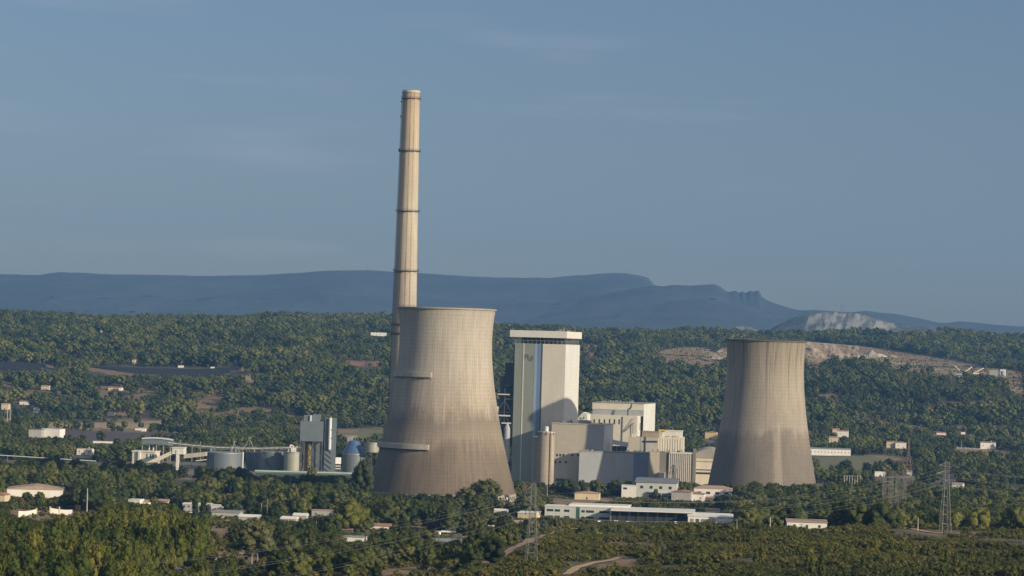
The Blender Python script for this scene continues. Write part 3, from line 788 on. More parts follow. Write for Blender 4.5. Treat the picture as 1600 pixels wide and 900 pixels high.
for z in np.arange(2, 64, 11.0):
    du.tube((-wl_, 1.7, z), (-wl_ * .5, 1.7, z + 11), .15, 4); du.tube((-wl_ * .5, 1.7, z + 11), (-.6, 1.7, z), .15, 4)
du.build('bracing', M_steel, fs_)
MB().lathe([(3.2, 0), (3.2, 62), (2.2, 66), (2.2, 88)], 20, -11, 9).build('flue_duct', M_navy, fs_)
MB().box(-9, -1, 8, 26, 30, 99).build('coal_bunker', M_navy, fs_)
MB().lathe([(2.6, 18), (2.6, 45), (1.0, 49)], 18, -4, 0).build('storage_vessel', M_greyb, fs_)
for (x0, x1, z0, z1) in ((-13, -3, 72.5, 73.4), (-14.5, -2, 55, 56.2), (-9, -1, 49, 50)):
    MB().box(x0, x1, .5, 1.5, z0, z1).build('white_beam', M_ribw, fs_)
MB().box(-15, -12.5, 0, 3, 56, 63).build('white_cabin', M_ribw, fs_)

# ---- buff turbine block
fr = Frame('turbine_block', 943, 2294, PSI, 'buff and grey windowed block directly right of the twin silos', 'building')
zt = fr.z(943, 664.5); xl = fr.x(861, 0, 710); xm = fr.x(916, 0, 710); yb = min(38, fr.yd(0, 957, 700))
MB().box(xl, xm, 0, yb, 0, zt).build('buff_wall', M_stone_c, fr.root)
MB().box(xm + .01, 0, -.03, yb - .03, 0, zt - .01).build('grey_wall', M_greyb, fr.root)
MB().box(.01, .3, -.03, yb - .5, 0, zt - .02).build('side_wall', M_white, fr.root)
MB().box(xl - .3, .5, -.4, yb + .3, zt, zt + .7).build('parapet', M_stone_c, fr.root)
zw = fr.z(880, 711)
windows(fr, [(fr.x(px, 0, 711), fr.x(px, 0, 711) + 1.5, fr.z(px, py) - .9, fr.z(px, py) + .9) for px, py in ((869, 711), (874, 711), (879, 711), (893, 711), (902, 711), (866.5, 722), (874, 722), (883, 722))], y=-.1)
windows(fr, [(fr.x(868, 0, 750), fr.x(883, 0, 750), fr.z(875, 752), fr.z(875, 747.5))], y=-.1, name='louvre', m=M_steel_d)
ri = MB().box(fr.x(900, 0, 662), fr.x(917, 0, 662), 4, 16, zt + .7, zt + 3.2).build('roof_plant', M_roofgrey, fr.root)
windows(fr, [(fr.x(px, 0, 703), fr.x(px, 0, 703) + 1.2, fr.z(px, 706), fr.z(px, 703.5)) for px in (925, 931)], y=-.12)

roof_bits(fr, fr.root, xl + 2, -4, 4, 30, zt + .7, 12, None, 7, 2.6)
# ---- twin silos
M_silo = concrete_shell('silo_concrete', 46, 7.5, 14, 4.0, 0.10, 0.18, [(0.0, (0.34, 0.28, 0.215)), (0.6, (0.38, 0.32, 0.245)), (1.0, (0.33, 0.285, 0.22))], seed=2.0)
for (pxc, D, rr_, ytop, lab) in ((853, 2225, 6.7, 676, 'buff concrete silo with small white top cabin before boiler house'), (843, 2243, 5.2, 684, 'narrower concrete silo half hidden behind the cabin topped one')):
    zt = P(pxc, ytop, D).z + 1; z0 = P(pxc, 761, D).z + 1
    s = empty('silo', (axis_at(pxc, D), D, -1), 0, lab, 'silo', 'concrete silos beside boiler house')
    smooth_by_angle(MB().lathe([(rr_ * .55, z0 - 3.5), (rr_, z0), (rr_, zt)], 40).build('barrel', M_silo, s), 30)
    MB().lathe([(rr_ * .42, 0), (rr_ * .42, z0 - 3)], 24).build('stem', M_silo, s)
    MB().lathe([(rr_ + .3, zt), (rr_ + .3, zt + 1.0), (rr_ - .2, zt + 1.0)], 40).build('cap_ring', M_conc_l, s)
    if rr_ > 6:
        MB().lathe([(1.7, zt + 1), (1.7, zt + 4.6), (.3, zt + 5)], 16).build('top_cabin', M_white, s)
        MB().box(3.2, 4.1, -rr_ - .25, -rr_ * .55, z0, zt).build('downpipe', M_conc, s)
        for k in range(7):
            a = R(-175 + 28 * k); MB().box(rr_ * math.cos(a) - .3, rr_ * math.cos(a) + .3, rr_ * math.sin(a) * 1.02 - .3, rr_ * math.sin(a) * 1.02 + .3, zt - 1.8, zt + 1.3).build('roof_bracket', M_steel_d, s)

# ---- long grey front hall
fr = Frame('machine_hall', 905.5, 2285, 0, 'long plain grey hall in front crossed by a slanting shadow', 'building')
zt = fr.z(950, 707); x1 = fr.x(989.5, 0, 730); x2 = fr.x(1013, 0, 730)
MB().box(0, x1, 0, 9, 0, zt).build('grey_wall', M_greyb, fr.root)
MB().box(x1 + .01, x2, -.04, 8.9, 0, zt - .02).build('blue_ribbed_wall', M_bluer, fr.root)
MB().box(x2 + .01, x2 + 1.0, -.1, 8.8, 0, zt + .2).build('ochre_corner', M_orange, fr.root)
MB().box(-.2, x2 + 1.2, -.3, 9.3, zt + .21, zt + .9).build('parapet', M_conc, fr.root)
roof_bits(fr, fr.root, 3, x2 - 4, 1, 7, zt + .9, 9, M_conc, 12, 1.3)
for px in (978, 990, 997): MB().box(fr.x(px), fr.x(px) + 3, 2, 4, zt + .9, zt + 2.2).build('roof_unit', M_ribw, fr.root)
# ---- beige annex and white ribbed block
fr = Frame('ribbed_annex', 1013, 2335, -6, 'beige block ending in tall white ribs beside the grey hall', 'building')
zt = fr.z(1040, 707)
xa, xb_, xc, xd = fr.x(1030, 0, 730), fr.x(1046, 0, 730), fr.x(1082, 0, 730), fr.x(1087, 0, 730)
MB().box(0, xa, 0, 22, 0, zt).build('beige_wall', M_stone_c, fr.root)
MB().box(xa + .01, xb_, .6, 21.9, 0, zt - .02).build('recessed_wall', mat('taupe_wall', (0.20, 0.185, 0.155), .8, .1, .1, lines=(3, 3)), fr.root)  # darker base colour holds the shade of a face turned from the sun
MB().box(xb_ + .01, xc, .0, 22, 0, zt + .01).build('panel_wall', mat('taupe_grey', (0.36, 0.335, 0.29), .8, .1, .1), fr.root)
for k in range(13):
    x = xb_ + (xc - xb_) * k / 12; MB().box(x - .45, x + .25, -.9, -.01, 0, zt - .6).build('rib', M_ribw, fr.root)
MB().box(xb_, xc, -1.1, -.02, zt - .58, zt + .5).build('cornice', M_ribw, fr.root)
MB().box(xc + .2, xd, -1.5, 5, 0, fr.z(1084, 701)).build('stair_shaft', mat('taupe_wall', (0.2, 0.185, .155)), fr.root)
roof_bits(fr, fr.root, 3, xc - 3, 2, 16, zt, 8, M_steel, 19, 1.8)
for px in (1018, 1026, 1041, 1052, 1063): MB().box(fr.x(px), fr.x(px) + 1.6, 3, 5, zt, zt + 2.4).build('roof_vent', M_conc, fr.root)
MB().box(fr.x(1031), fr.x(1040), -6, .5, 0, fr.z(1035, 738)).build('lean_to', M_ribw, fr.root)
# ---- arched hall behind the smaller tower
fr = Frame('arched_hall', 1087.5, 2352, -4, 'cream hall with low arched roof touching the smaller cooling tower', 'building')
xw = fr.x(1130, 0, 730); ze = fr.z(1100, 716); zr = fr.z(1095, 702)
MB().box(0, xw, 0, 60, 0, ze).build('cream_wall', mat('cream_render', (.56, .50, .40), .8, .1, .15, lines=(0, 4.5)), fr.root)
pts = [(0, ze + .02)] + [(xw * k / 12, ze + .5 + (zr - ze) * math.sin(math.pi * (.12 + .76 * k / 12)) ** .8) for k in range(13)] + [(xw, ze + .02)]
MB().slab_y(pts[::-1], -.4, 60).build('arched_roof', mat('old_roof_sheet', (.30, .275, .24), .9, .15, .2), fr.root)
for py, hh in ((722, 1.0), (735, .8), (741, 1.6)):
    MB().box(.5, xw - .5, -.15, -.01, fr.z(1100, py), fr.z(1100, py) + hh).build('window_band', M_conc if py == 722 else M_glass, fr.root)

# ---- white stepped block at the back
fr = Frame('stepped_block', 994, 2420, PSI, 'white stepped block with a row of slot windows at the back', 'building')
xl = fr.x(916, 0, 670); zt = fr.z(994, 650); ybk = 60
xi = fr.x(972, 0, 670)
MB().box(xl, 0, 0, ybk, 0, zt).build('lower_wall', M_cream, fr.root)
MB().box(0.01, .3, .02, ybk - .5, 0, zt - .02).build('side_wall', M_white, fr.root)
zt2 = fr.z(960, 630, 14); x2l = fr.x(926, 14, 640); x2r = fr.x(1005.5, 14, 640)
zmid = fr.z(960, 640, 14)
MB().box(x2l, x2r, 14, ybk + 10, zt - .5, zmid).build('grey_band_wall', M_greyb, fr.root)
MB().box(x2l - .3, x2r + .01, 13.7, ybk + 9.7, zmid + .01, zt2).build('upper_wall', M_cream, fr.root)
MB().box(x2r + .02, x2r + .4, 13.9, ybk + 9, 0, zt2 - .02).build('side_wall', M_white, fr.root)
MB().box(x2l - .6, x2r + .6, 13.4, ybk + 10, zt2 + .01, zt2 + .5).build('roof_edge', M_roofgrey, fr.root)
windows(fr, [(fr.x(px, 0, 658), fr.x(px, 0, 658) + 1.2, fr.z(px, 662.5), fr.z(px, 655)) for px in (927.5, 935.5, 943.5, 951.5, 959, 966.5)], y=-.1)
MB().box(fr.x(971.2, 0, 670), fr.x(972.8, 0, 670), -.4, -.02, 0, zt - 1).build('downpipe', M_steel_d, fr.root)
for k in range(6):
    MB().box(.3, .42, 12 + 7 * k, 13.5 + 7 * k, zt - 12, zt - 6).build('slot_window', M_glass, fr.root)
MB().box(.3, .5, 19, 20.5, 0, zt - 6).build('downpipe', M_steel_d, fr.root)
fl = MB().path([(fr.x(979, 0, 645), 6, zt), (fr.x(979, 0, 645), 6, zt + 5), (fr.x(983.5, 0, 645), 6, zt + 6.5), (fr.x(984.5, 0, 645), 6, zt + 10)], .7, 8)
fl.build('flue_pipe', M_steel_d, fr.root)
cr_ = MB().path([(fr.x(974.5, -1), -1, fr.z(974, 675)), (fr.x(990, -1), -1, fr.z(989, 660))], .3, 4).path([(fr.x(976, -1), -1, fr.z(976, 672)), (fr.x(989, -1), -1, fr.z(989, 653))], .2, 4).path([(fr.x(988, -1), -1, fr.z(988, 688)), (fr.x(988, -1), -1, fr.z(988, 663))], .25, 4)
cr_.build('pipe_brace', M_steel_d, fr.root)
for (a_, b_, y_) in ((957, 958.5, 625.5), (983, 984.5, 626.5)):
    MB().box(fr.x(a_, 20, 630), fr.x(b_, 20, 630), 20, 21, zt2, fr.z(a_, y_, 20)).build('roof_vent', M_conc, fr.root)
roof_bits(fr, fr.root, xl + 2, x2l - 3, 3, 12, zt, 5, None, 15, 2.2); roof_bits(fr, fr.root, x2l + 4, x2r - 5, 20, 50, zt2 + .5, 7, M_conc, 16, 2.0)
# small white annex at its left
fr = Frame('roof_cabin', 916, 2405, PSI, 'little white gabled cabin between boiler house and stepped block', 'building')
xl = fr.x(903, 0, 660); z0, z1 = fr.z(910, 653), fr.z(910, 647)
MB().slab_y([(xl, 0), (0, 0), (0, z1), (xl * .5, z1 + 1.6), (xl, z0)], 0, 14).build('wall', M_white, fr.root)
windows(fr, [(fr.x(906, 0, 655), fr.x(908, 0, 655), fr.z(907, 655), fr.z(907, 652.5)), (fr.x(911, 0, 655), fr.x(913, 0, 655), fr.z(912, 654), fr.z(912, 651.5))], y=-.1)
MB().box(xl - 1, 1, -6, -.05, fr.z(910, 662) , fr.z(910, 659.5)).build('balcony', M_steel, fr.root)
for k in range(5): MB().box(xl + k * 2, xl + k * 2 + 1.1, -5, -3, fr.z(910, 659.5), fr.z(910, 657) + (k % 3) * .8).build('roof_unit', M_ribw if k % 2 else M_steel, fr.root)

# ---- low workshops between the hall and the stepped block
fr = Frame('workshop_block', 981, 2360, -8, 'beige workshop block with window band and dark top storey', 'building')
xr = fr.x(1028, 0, 700); zt = fr.z(1000, 683)
MB().box(0, xr, 0, 18, 0, zt).build('wall', M_stone_c, fr.root)
MB().box(fr.x(1000.5, 0), xr + .1, -.2, 18.1, 0, zt + .02).build('grey_wall', mat('worn_render', (.40, .38, .33), .85, .15, .2, lines=(3, 0)), fr.root)
windows(fr, [(fr.x(px), fr.x(px) + 1.8, fr.z(px, 691.5), fr.z(px, 688.5)) for px in (1003, 1007, 1011, 1015, 1019, 1023)], y=-.35)
MB().box(fr.x(1002), xr + .3, 3, 17, zt + .1, fr.z(1010, 675)).build('upper_storey', mat('dull_ochre_sheet', (.30, .24, .17), .8, .15, .2), fr.root)
MB().box(fr.x(1002) - .3, xr + .6, 2.7, 17.3, fr.z(1010, 675), fr.z(1010, 674)).build('flat_roof', M_roofgrey, fr.root)
MB().box(fr.x(1008), fr.x(1009), -1, -.3, 0, fr.z(1008, 682)).build('downpipe', M_steel_d, fr.root)
for k, px in enumerate((983, 986.5, 990)): MB().box(fr.x(px), fr.x(px) + 1.2, 2, 4, zt, zt + 2.6).build('roof_vent', M_ribw if k else M_conc, fr.root)
fr = Frame('yellow_corner_block', 1028.5, 2362, -6, 'cream block with yellow roof corner and ribbed lower wall', 'building')
xr = fr.x(1068, 0, 690); zt = fr.z(1040, 683)
MB().box(0, xr, 0, 20, 0, zt).build('wall', M_cream, fr.root)
for k in range(9): MB().box(xr * (.08 + .1 * k), xr * (.08 + .1 * k) + .4, -.35, -.02, 0, zt - 1).build('pilaster', M_ribw, fr.root)
MB().box(.02, fr.x(1033), -.6, 19, 0, fr.z(1030, 673)).build('corner_tower', M_stone_c, fr.root)
MB().box(-.3, fr.x(1040, -.6), -.9, 6, fr.z(1030, 673), fr.z(1030, 671.3)).build('yellow_fascia', M_yellow, fr.root)
MB().box(fr.x(1033.5), fr.x(1064.5), 4, 20, zt, fr.z(1050, 674)).build('upper_wall', M_white, fr.root)
MB().box(fr.x(1033.2), fr.x(1065), 3.7, 20, fr.z(1050, 674), fr.z(1050, 673)).build('roof_edge', M_ribw, fr.root)
roof_bits(fr, fr.root, 3, xr - 3, .5, 3, zt, 6, M_orange, 3, 1.2)
# inclined conveyor bridge
fr = Frame('conveyor_bridge', 956, 2310, -4, 'short sloping white conveyor bridge above glazed gap', 'conveyor')
xa, xb_ = 0, fr.x(981.5, 0, 695)
MB().slab_y([(xa, fr.z(957, 694)), (xb_, fr.z(981, 698.5)), (xb_, fr.z(981, 691.5)), (xa, fr.z(957, 687))], -2, 4).build('gallery', M_white, fr.root)
MB().box(xa, xb_ - 1, .5, 3, fr.z(965, 707), fr.z(965, 697)).build('glazed_wall', M_glass, fr.root)
for k in range(4): MB().box(xa + k * 4, xa + k * 4 + .4, -1.2, -.8, 0, fr.z(957 + k * 6.5, 695 + k)).build('support', M_steel, fr.root)

# ================================================================ silo works on the left
DL = 2400.0
M_silob = mat('blue_grey_sheet', (0.125, 0.15, 0.165), .5, .12, .2, lines=(0, 3))
M_silol = mat('pale_silo_sheet', (0.30, 0.30, 0.24), .5, .12, .2, lines=(0, 3))
M_deepblue = mat('deep_blue_sheet', (0.05, 0.105, 0.21), .4, .15, .3)
M_olive = mat('olive_column', (0.16, 0.13, 0.05), .6, .2, .3)
M_silver = mat('bright_metal', (0.70, 0.70, 0.66), .35, .05, .3, metal=.3)
M_coping = mat('pale_green_edge', (0.42, 0.50, 0.42), .6, .1, .2)
Z = lambda px, py, D=DL: P(px, py, D).z + 1
def XX(px, D=DL): return ray(px, 710).x * D
def cyl_thing(name, pa, pb, ytop, ybot, D, m_, label, cat='silo', group=None, cone=None, legs=0, roofm=None, label_bands=True):
    x0, x1 = XX(pa, D), XX(pb, D); r = (x1 - x0) / 2; xc = (x0 + x1) / 2
    o = empty(name, (xc, D, -1), 0, label, cat, group)
    zt = Z((pa + pb) / 2, ytop, D); zb = Z((pa + pb) / 2, ybot, D) if legs else 0
    smooth_by_angle(MB().lathe([(r, zb), (r, zt)], 36).build('barrel', m_, o), 30)
    MB().lathe([(r + .25, zt - .5), (r + .25, zt + .35), (r - .6, zt + .35)], 36).build('top_ring', M_steel, o)
    if cone:
        rt = r * cone[1]; smooth_by_angle(MB().lathe([(r + .2, zt + .36), (rt, zt + .36 + cone[0]), (.1, zt + 1 + cone[0])], 28, cap=False).build('cone_roof', roofm or m_, o), 40)
    for k in range(legs):
        a = 2 * math.pi * k / legs + .4; MB().tube((r * .85 * math.cos(a), r * .85 * math.sin(a), 0), (r * .85 * math.cos(a), r * .85 * math.sin(a), zb), .35, 6).build('leg', M_steel_d, o)
    if label_bands:
        rl = MB()
        for k in range(20):
            a = 2 * math.pi * k / 20; rl.tube((r * math.cos(a), r * math.sin(a), zt + .3), (r * math.cos(a), r * math.sin(a), zt + 1.6), .07, 3)
        rl.lathe([(r - .05, zt + 1.5), (r + .05, zt + 1.5), (r + .05, zt + 1.6), (r - .05, zt + 1.6), (r - .05, zt + 1.5)], 30, cap=False)
        rl.build('railing', M_steel_d, o)
    return o, r, zt
G = 'storage tanks of the silo works'
tk, r_, zt_ = cyl_thing('storage_tank', 323, 381, 707, 740, DL, M_silob, 'widest squat grey storage tank, leftmost of the works', 'tank', G)
MB().tube((r_ * .98, -r_ * .25, 0), (r_ * .98, -r_ * .25, zt_ + 1), .55, 8).build('white_pipe', M_silver, tk)
tk, r_, zt_ = cyl_thing('storage_tank', 384, 409, 706.5, 740, DL + 25, M_silob, 'narrow dark grey tank squeezed behind two wider tanks', 'tank', G)
tk, r_, zt_ = cyl_thing('storage_tank', 406, 446, 705.5, 740, DL - 5, M_silob, 'grey storage tank with a diagonal stair across its wall', 'tank', G)
stp = MB()
for k in range(24):
    a = R(-140 + 3.4 * k); stp.box((r_ + .3) * math.cos(a) - .5, (r_ + .3) * math.cos(a) + .5, (r_ + .6) * math.sin(a) - .4, (r_ + .6) * math.sin(a) + .4, zt_ - 1 - k * .85, zt_ - .4 - k * .85)
stp.build('stair', M_steel_d, tk)
tk, r_, zt_ = cyl_thing('storage_tank', 444, 471, 706.5, 740, DL - 25, M_silol, 'sunlit pale upright silo left of the steel tower', 'silo', G)
MB().path([(-4, 0, zt_), (-2, 0, zt_ + 6), (2, 0, zt_ + 4), (5, 0, zt_ + 5)], .7, 6).build('inlet_pipe', M_ribw, tk)
MB().box(-1.5, 3.5, -2, 2, zt_ + .3, zt_ + 4).build('top_cabin', M_ribw, tk)
for k_, (pa_, pb_) in enumerate(((326, 379), (410, 444))):
    ow = [o_ for o_ in SC.objects if o_.parent is None and o_.get('category') == 'tank'][(0, 2)[k_]]
    rq = random.Random(k_ + 5)
    for px_ in np.arange(pa_, pb_, 3.6):
        x_ = XX(px_ + rq.uniform(-1, 1)) - ow.location.x; h_ = rq.uniform(1.2, 5.0)
        ob_ = MB().box(x_ - .12, x_ + .12, -.5, -.3, 0, h_)
        if rq.random() < .4: ob_.box(x_ - .9, x_ + .9, -.7, .5, 0, h_ * .45)
        ob_.build('vent_post', M_steel if rq.random() < .6 else M_steel_d, ow, loc=(0, 0, Z(352, 706) + .2))
    for a_ in (-150, -118, -60, -25):
        r__ = (XX(pb_) - XX(pa_)) / 2 + 1.2
        MB().box(r__ * math.cos(R(a_)) - .35, r__ * math.cos(R(a_)) + .35, r__ * math.sin(R(a_)) - .35, r__ * math.sin(R(a_)) + .35, 0, Z(352, 706)).build('down_pipe', M_steel_d if a_ % 4 else M_conc, ow)
def tripod(px, py_top, pa, pb, py_bot, D, label, rr_=.2):
    o = empty('tripod_frame', (XX(px, D), D, Z(px, py_bot, D) - 1), 0, label, 'gantry', 'frames on the tank roofs')
    h = Z(px, py_top, D) - Z(px, py_bot, D); b0, b1 = XX(pa, D) - XX(px, D), XX(pb, D) - XX(px, D)
    for q in ((b0, -2, 0), (b1, -2, 0), ((b0 + b1) / 2, 5, 0)): MB().tube(q, (0, 0, h), rr_, 5).build('leg', M_steel, o)
    MB().box(-1.0, 1.6, -.7, .7, h, h + .9).build('head', M_steel, o)
tripod(389, 685, 378, 399, 706, DL - 12, 'taller white tripod frame over the tank roofs')
tripod(365.5, 690.5, 362, 369, 704, DL - 4, 'small white tripod on widest tank roof', .15)
# steel process tower
o = empty('process_tower', (XX(472), DL - 30, -1), 0, 'blue grey box raised on braced legs with a bright stack', 'process tower')
Dp = DL - 30
lx = lambda px: XX(px, Dp) - XX(472, Dp)
lz = lambda py: Z(500, py, Dp)
MB().box(0, lx(508), 0, 20, lz(690), lz(658.5)).build('raised_casing', M_silob, o)
MB().box(lx(477), lx(490), 2, 12, lz(658.5), lz(649.5)).build('roof_box', M_silob, o)
MB().box(lx(490.5), lx(502), 4, 16, lz(658.5), lz(648)).build('roof_box', M_silob, o)
MB().box(lx(486.5), lx(489.6), .5, 2, lz(658.5), lz(649.5)).build('white_duct', M_silver, o)
MB().box(lx(510), lx(526.5), 3, 20, lz(738), lz(653)).build('stair_tower', M_silob, o)
MB().tube((lx(518.5), 1.4, lz(702)), (lx(518.5), 1.4, lz(652.5)), 1.35, 14).build('bright_stack', M_silver, o)
for py in (672, 685): MB().box(lx(515), lx(522), .2, 3, lz(py), lz(py) + .6).build('stack_clamp', M_steel_d, o)
MB().tube((lx(484.5), 8, 0), (lx(484.5), 8, lz(690)), 3.2, 18).build('process_column', M_olive, o)
MB().box(lx(492), lx(505.5), 6, 14, 0, lz(690)).build('clad_shaft', M_silob, o)
for x in (.4, lx(479), lx(492), lx(507)):
    for y in (1, 18): MB().box(x - .4, x + .4, y - .4, y + .4, 0, lz(690)).build('leg', M_steel_d, o)
br = MB()
for a_, b_ in ((.4, lx(479)), (lx(492), lx(507))):
    for z0, z1 in ((lz(738), lz(715)), (lz(715), lz(692))):
        br.tube((a_, .6, z0), (b_, .6, z1), .28, 4).tube((b_, .6, z0), (a_, .6, z1), .28, 4).tube((a_, .6, z1), (b_, .6, z1), .28, 4)
br.build('bracing', M_steel_d, o)
br = MB()
for k in range(5): br.tube((lx(511), 2.6, lz(700 + 8 * k)), (lx(522), 2.6, lz(708 + 8 * k)), .3, 4)
br.build('stair', M_steel_d, o)
# blue cone silo, raised cylinder
cyl_thing('blue_roofed_silo', 535, 571, 709, 742, DL - 10, M_silob, 'round grey silo under a deep blue cone roof', 'silo', None, cone=(Z(553, 689.5) - Z(553, 709), .42), roofm=M_deepblue, label_bands=False)
cyl_thing('raised_silo', 571.5, 592.5, 692, 706.5, DL - 20, M_silol, 'pale cylinder raised on dark legs against large cooling tower', 'silo', None, legs=6, label_bands=False)
o = empty('electrical_cabin', (XX(524.5, DL - 50), DL - 50, -1), 0, 'bright white cabin raised between stair tower and blue silo', 'cabin')
MB().box(0, XX(532, DL) - XX(524, DL), 0, 6, Z(528, 725, DL - 50), Z(528, 715, DL - 50)).build('wall', mat('bright_white', (.8, .79, .74), .6, .04, .2), o)
for x in (.5, 3.8): MB().box(x, x + .5, 1, 1.5, 0, Z(528, 725, DL - 50)).build('leg', M_steel_d, o)
for k in (729, 733): MB().box(.2, 4.3, -.2, 1, Z(528, k, DL - 50), Z(528, k, DL - 50) + .8).build('platform', M_ribw, o)
# long low shed with pale green edge
o = empty('long_low_shed', (XX(400, 2260), 2260, -1), R(4), 'long low dark shed with pale green roof edge', 'shed')
L_ = (XX(552, 2260) - XX(400, 2260)) / math.cos(R(4)); zt = P(475, 737.5, 2260).z + 1
MB().box(0, L_, 0, 12, 0, zt - 2).build('wall', mat('dark_green_wall', (.05, .062, .058), .8, .1, .2), o)
MB().box(-.4, L_ + .4, -.5, 12.5, zt - 1.9, zt - .5).build('fascia', mat('grey_green_fascia', (.10, .14, .12), .6, .1, .2), o)
MB().box(-.5, L_ + .5, -.7, 12.7, zt - .49, zt).build('roof_edge', M_coping, o)
# sloping conveyor complex at far left of the works
fr = Frame('beige_pump_house', 207, 2370, -10, 'cream flat roofed block at foot of the sloping conveyor', 'building', z0=-1)
xw = fr.x(242, 0, 712)
MB().box(0, xw, 0, 14, 0, fr.z(225, 706.5)).build('wall', M_cream, fr.root)
MB().box(-.5, xw + .5, -.6, 14, fr.z(225, 706.5), fr.z(225, 704.5)).build('flat_roof', M_cream, fr.root)
MB().box(fr.x(217), fr.x(220), -2, -.05, 0, fr.z(220, 705)).build('pillar', M_white, fr.root)
windows(fr, [(fr.x(px), fr.x(px) + 1, fr.z(px, 716), fr.z(px, 709)) for px in (229, 235, 238.5)], y=-.1)
for px in (229.5, 236): MB().box(fr.x(px), fr.x(px) + .8, 5, 6, fr.z(px, 704.5), fr.z(px, 699.5)).build('roof_vent', M_ribw, fr.root)
fr = Frame('sloping_conveyor', 229, 2350, -6, 'cream enclosed conveyor climbing to a square transfer tower', 'conveyor', z0=-1)
xt0, xt1 = fr.x(270, 0, 700), fr.x(287.5, 0, 700)
MB().slab_y([(0, fr.z(232, 723)), (fr.x(246, 0), fr.z(246, 722)), (xt0, fr.z(270, 710)), (xt0, fr.z(270, 704)), (fr.x(238), fr.z(238, 718.5))][::1], -1.5, 4).build('inclined_gallery', M_cream, fr.root)
MB().box(xt0, xt1, -2, 9, fr.z(278, 709.5), fr.z(278, 700.2)).build('transfer_tower', M_white, fr.root)
MB().box(xt0 - .5, xt1 + .3, -2.4, 9.4, fr.z(278, 700.2), fr.z(278, 698.8)).build('tower_roof', M_cream, fr.root)
MB().box(fr.x(276.5), fr.x(280.5), -2.5, 0, 0, fr.z(278, 703)).build('tower_leg', M_white, fr.root)
for px, py in ((250, 718), (262, 712)): MB().box(fr.x(px), fr.x(px) + .7, 0, 1, 0, fr.z(px, py)).build('leg', M_steel, fr.root)
MB().slab_y([(xt1, fr.z(288, 716.5)), (fr.x(322), fr.z(322, 712.5)), (fr.x(322), fr.z(322, 706.2)), (xt1, fr.z(288, 709.5))], 0, 5).build('level_gallery', M_conc_l, fr.root)
MB().slab_y([(xt1 + 10, fr.z(300, 720.5)), (fr.x(322), fr.z(322, 719)), (fr.x(322), fr.z(322, 717.5)), (xt1 + 10, fr.z(300, 719))], 0, 3).build('pipe_run', M_silver, fr.root)
# curved gallery and pipe bridge behind
o = empty('covered_gallery', (XX(221, 2500), 2500, -1), 0, 'long gently curved covered gallery with pale roof edge', 'conveyor')
pts = [(XX(px, 2500) - XX(221, 2500), Z(px, py, 2500)) for px, py in ((221, 686), (230, 685.3), (240, 685.2), (250, 685.8), (260, 687), (269, 688.6))]
MB().slab_y([(x, z - 5) for x, z in pts] + [(x, z) for x, z in pts[::-1]], 0, 8).build('side_wall', M_silob, o)
MB().slab_y([(x, z + .02) for x, z in pts] + [(x, z + 1.0) for x, z in pts[::-1]], -1, 9).build('roof', M_silver, o)
for k in range(5): MB().box(k * 6.2, k * 6.2 + .7, 1, 2, 0, pts[k][1] - 5).build('leg', M_conc, o)
o = empty('pipe_bridge', (XX(262, 2470), 2470, -1), 0, 'long thin steel pipe bridge running behind the tanks', 'pipe bridge')
q = [(XX(px, 2470) - XX(262, 2470), Z(px, py, 2470)) for px, py in ((262, 690), (280, 692), (310, 695), (340, 697.5), (400, 699), (470, 697.5))]
b1 = MB()
for (x0, z0), (x1, z1) in zip(q[:-1], q[1:]):
    for dz in (0, -2.2): b1.tube((x0, 0, z0 + dz), (x1, 0, z1 + dz), .22, 4)
    n = max(1, int((x1 - x0) / 4))
    for k in range(n):
        xa, xb_ = x0 + (x1 - x0) * k / n, x0 + (x1 - x0) * (k + 1) / n; za, zb = z0 + (z1 - z0) * k / n, z0 + (z1 - z0) * (k + 1) / n
        b1.tube((xa, 0, za - 2.2), (xb_, 0, zb), .12, 3)
b1.build('truss', M_steel, o)
b2 = MB()
for (x0, z0), (x1, z1) in zip(q[:-1], q[1:]): b2.tube((x0, .8, z0 - 1), (x1, .8, z1 - 1), .45, 6)
b2.build('pipe', M_silver, o)
for px in (281, 300, 313, 335, 360, 385, 410, 440):
    x = XX(px, 2470) - XX(262, 2470); MB().box(x - .3, x + .3, .2, .8, 0, float(np.interp(x, [a[0] for a in q], [a[1] for a in q])) + (3 if px in (281, 313) else 0)).build('leg', M_steel, o)
# ================================================================ houses, sheds, pylons, vehicles
CLEAR = [(577, 480, 803, 771, 1990), (1108, 520, 1272, 739, 2215), (800, 515, 1118, 750, 2220), (840, 670, 868, 768, 2200),
         (200, 640, 330, 713, 2340), (320, 640, 475, 729, 2330), (475, 640, 603, 739, 2240), (395, 728, 553, 742, 2240), (215, 680, 270, 694, 2480)]
M_wall_w = mat('white_render', (0.70, 0.67, 0.60), .8, .08, .4)
M_wall_c = mat('cream_house_render', (0.58, 0.47, 0.32), .85, .1, .4)
M_wall_g = mat('grey_house_render', (0.36, 0.35, 0.32), .85, .12, .4)
M_wall_y = mat('yellow_render', (0.62, 0.47, 0.20), .85, .1, .4)
M_tile = mat('clay_tiles', (0.30, 0.155, 0.10), .9, .22, .8, stretch=(1, 1, 1))
M_tile_p = mat('faded_tiles', (0.36, 0.25, 0.185), .9, .2, .8, stretch=(1, 1, 1))
M_sheet_w = mat('white_roof_sheet', (0.68, 0.66, 0.60), .7, .06, .3)
M_sheet_g = mat('grey_roof_sheet', (0.15, 0.165, 0.185), .7, .12, .3)
M_office = mat('office_cladding', (0.48, 0.49, 0.45), .6, .06, .3, lines=(2.4, 0))
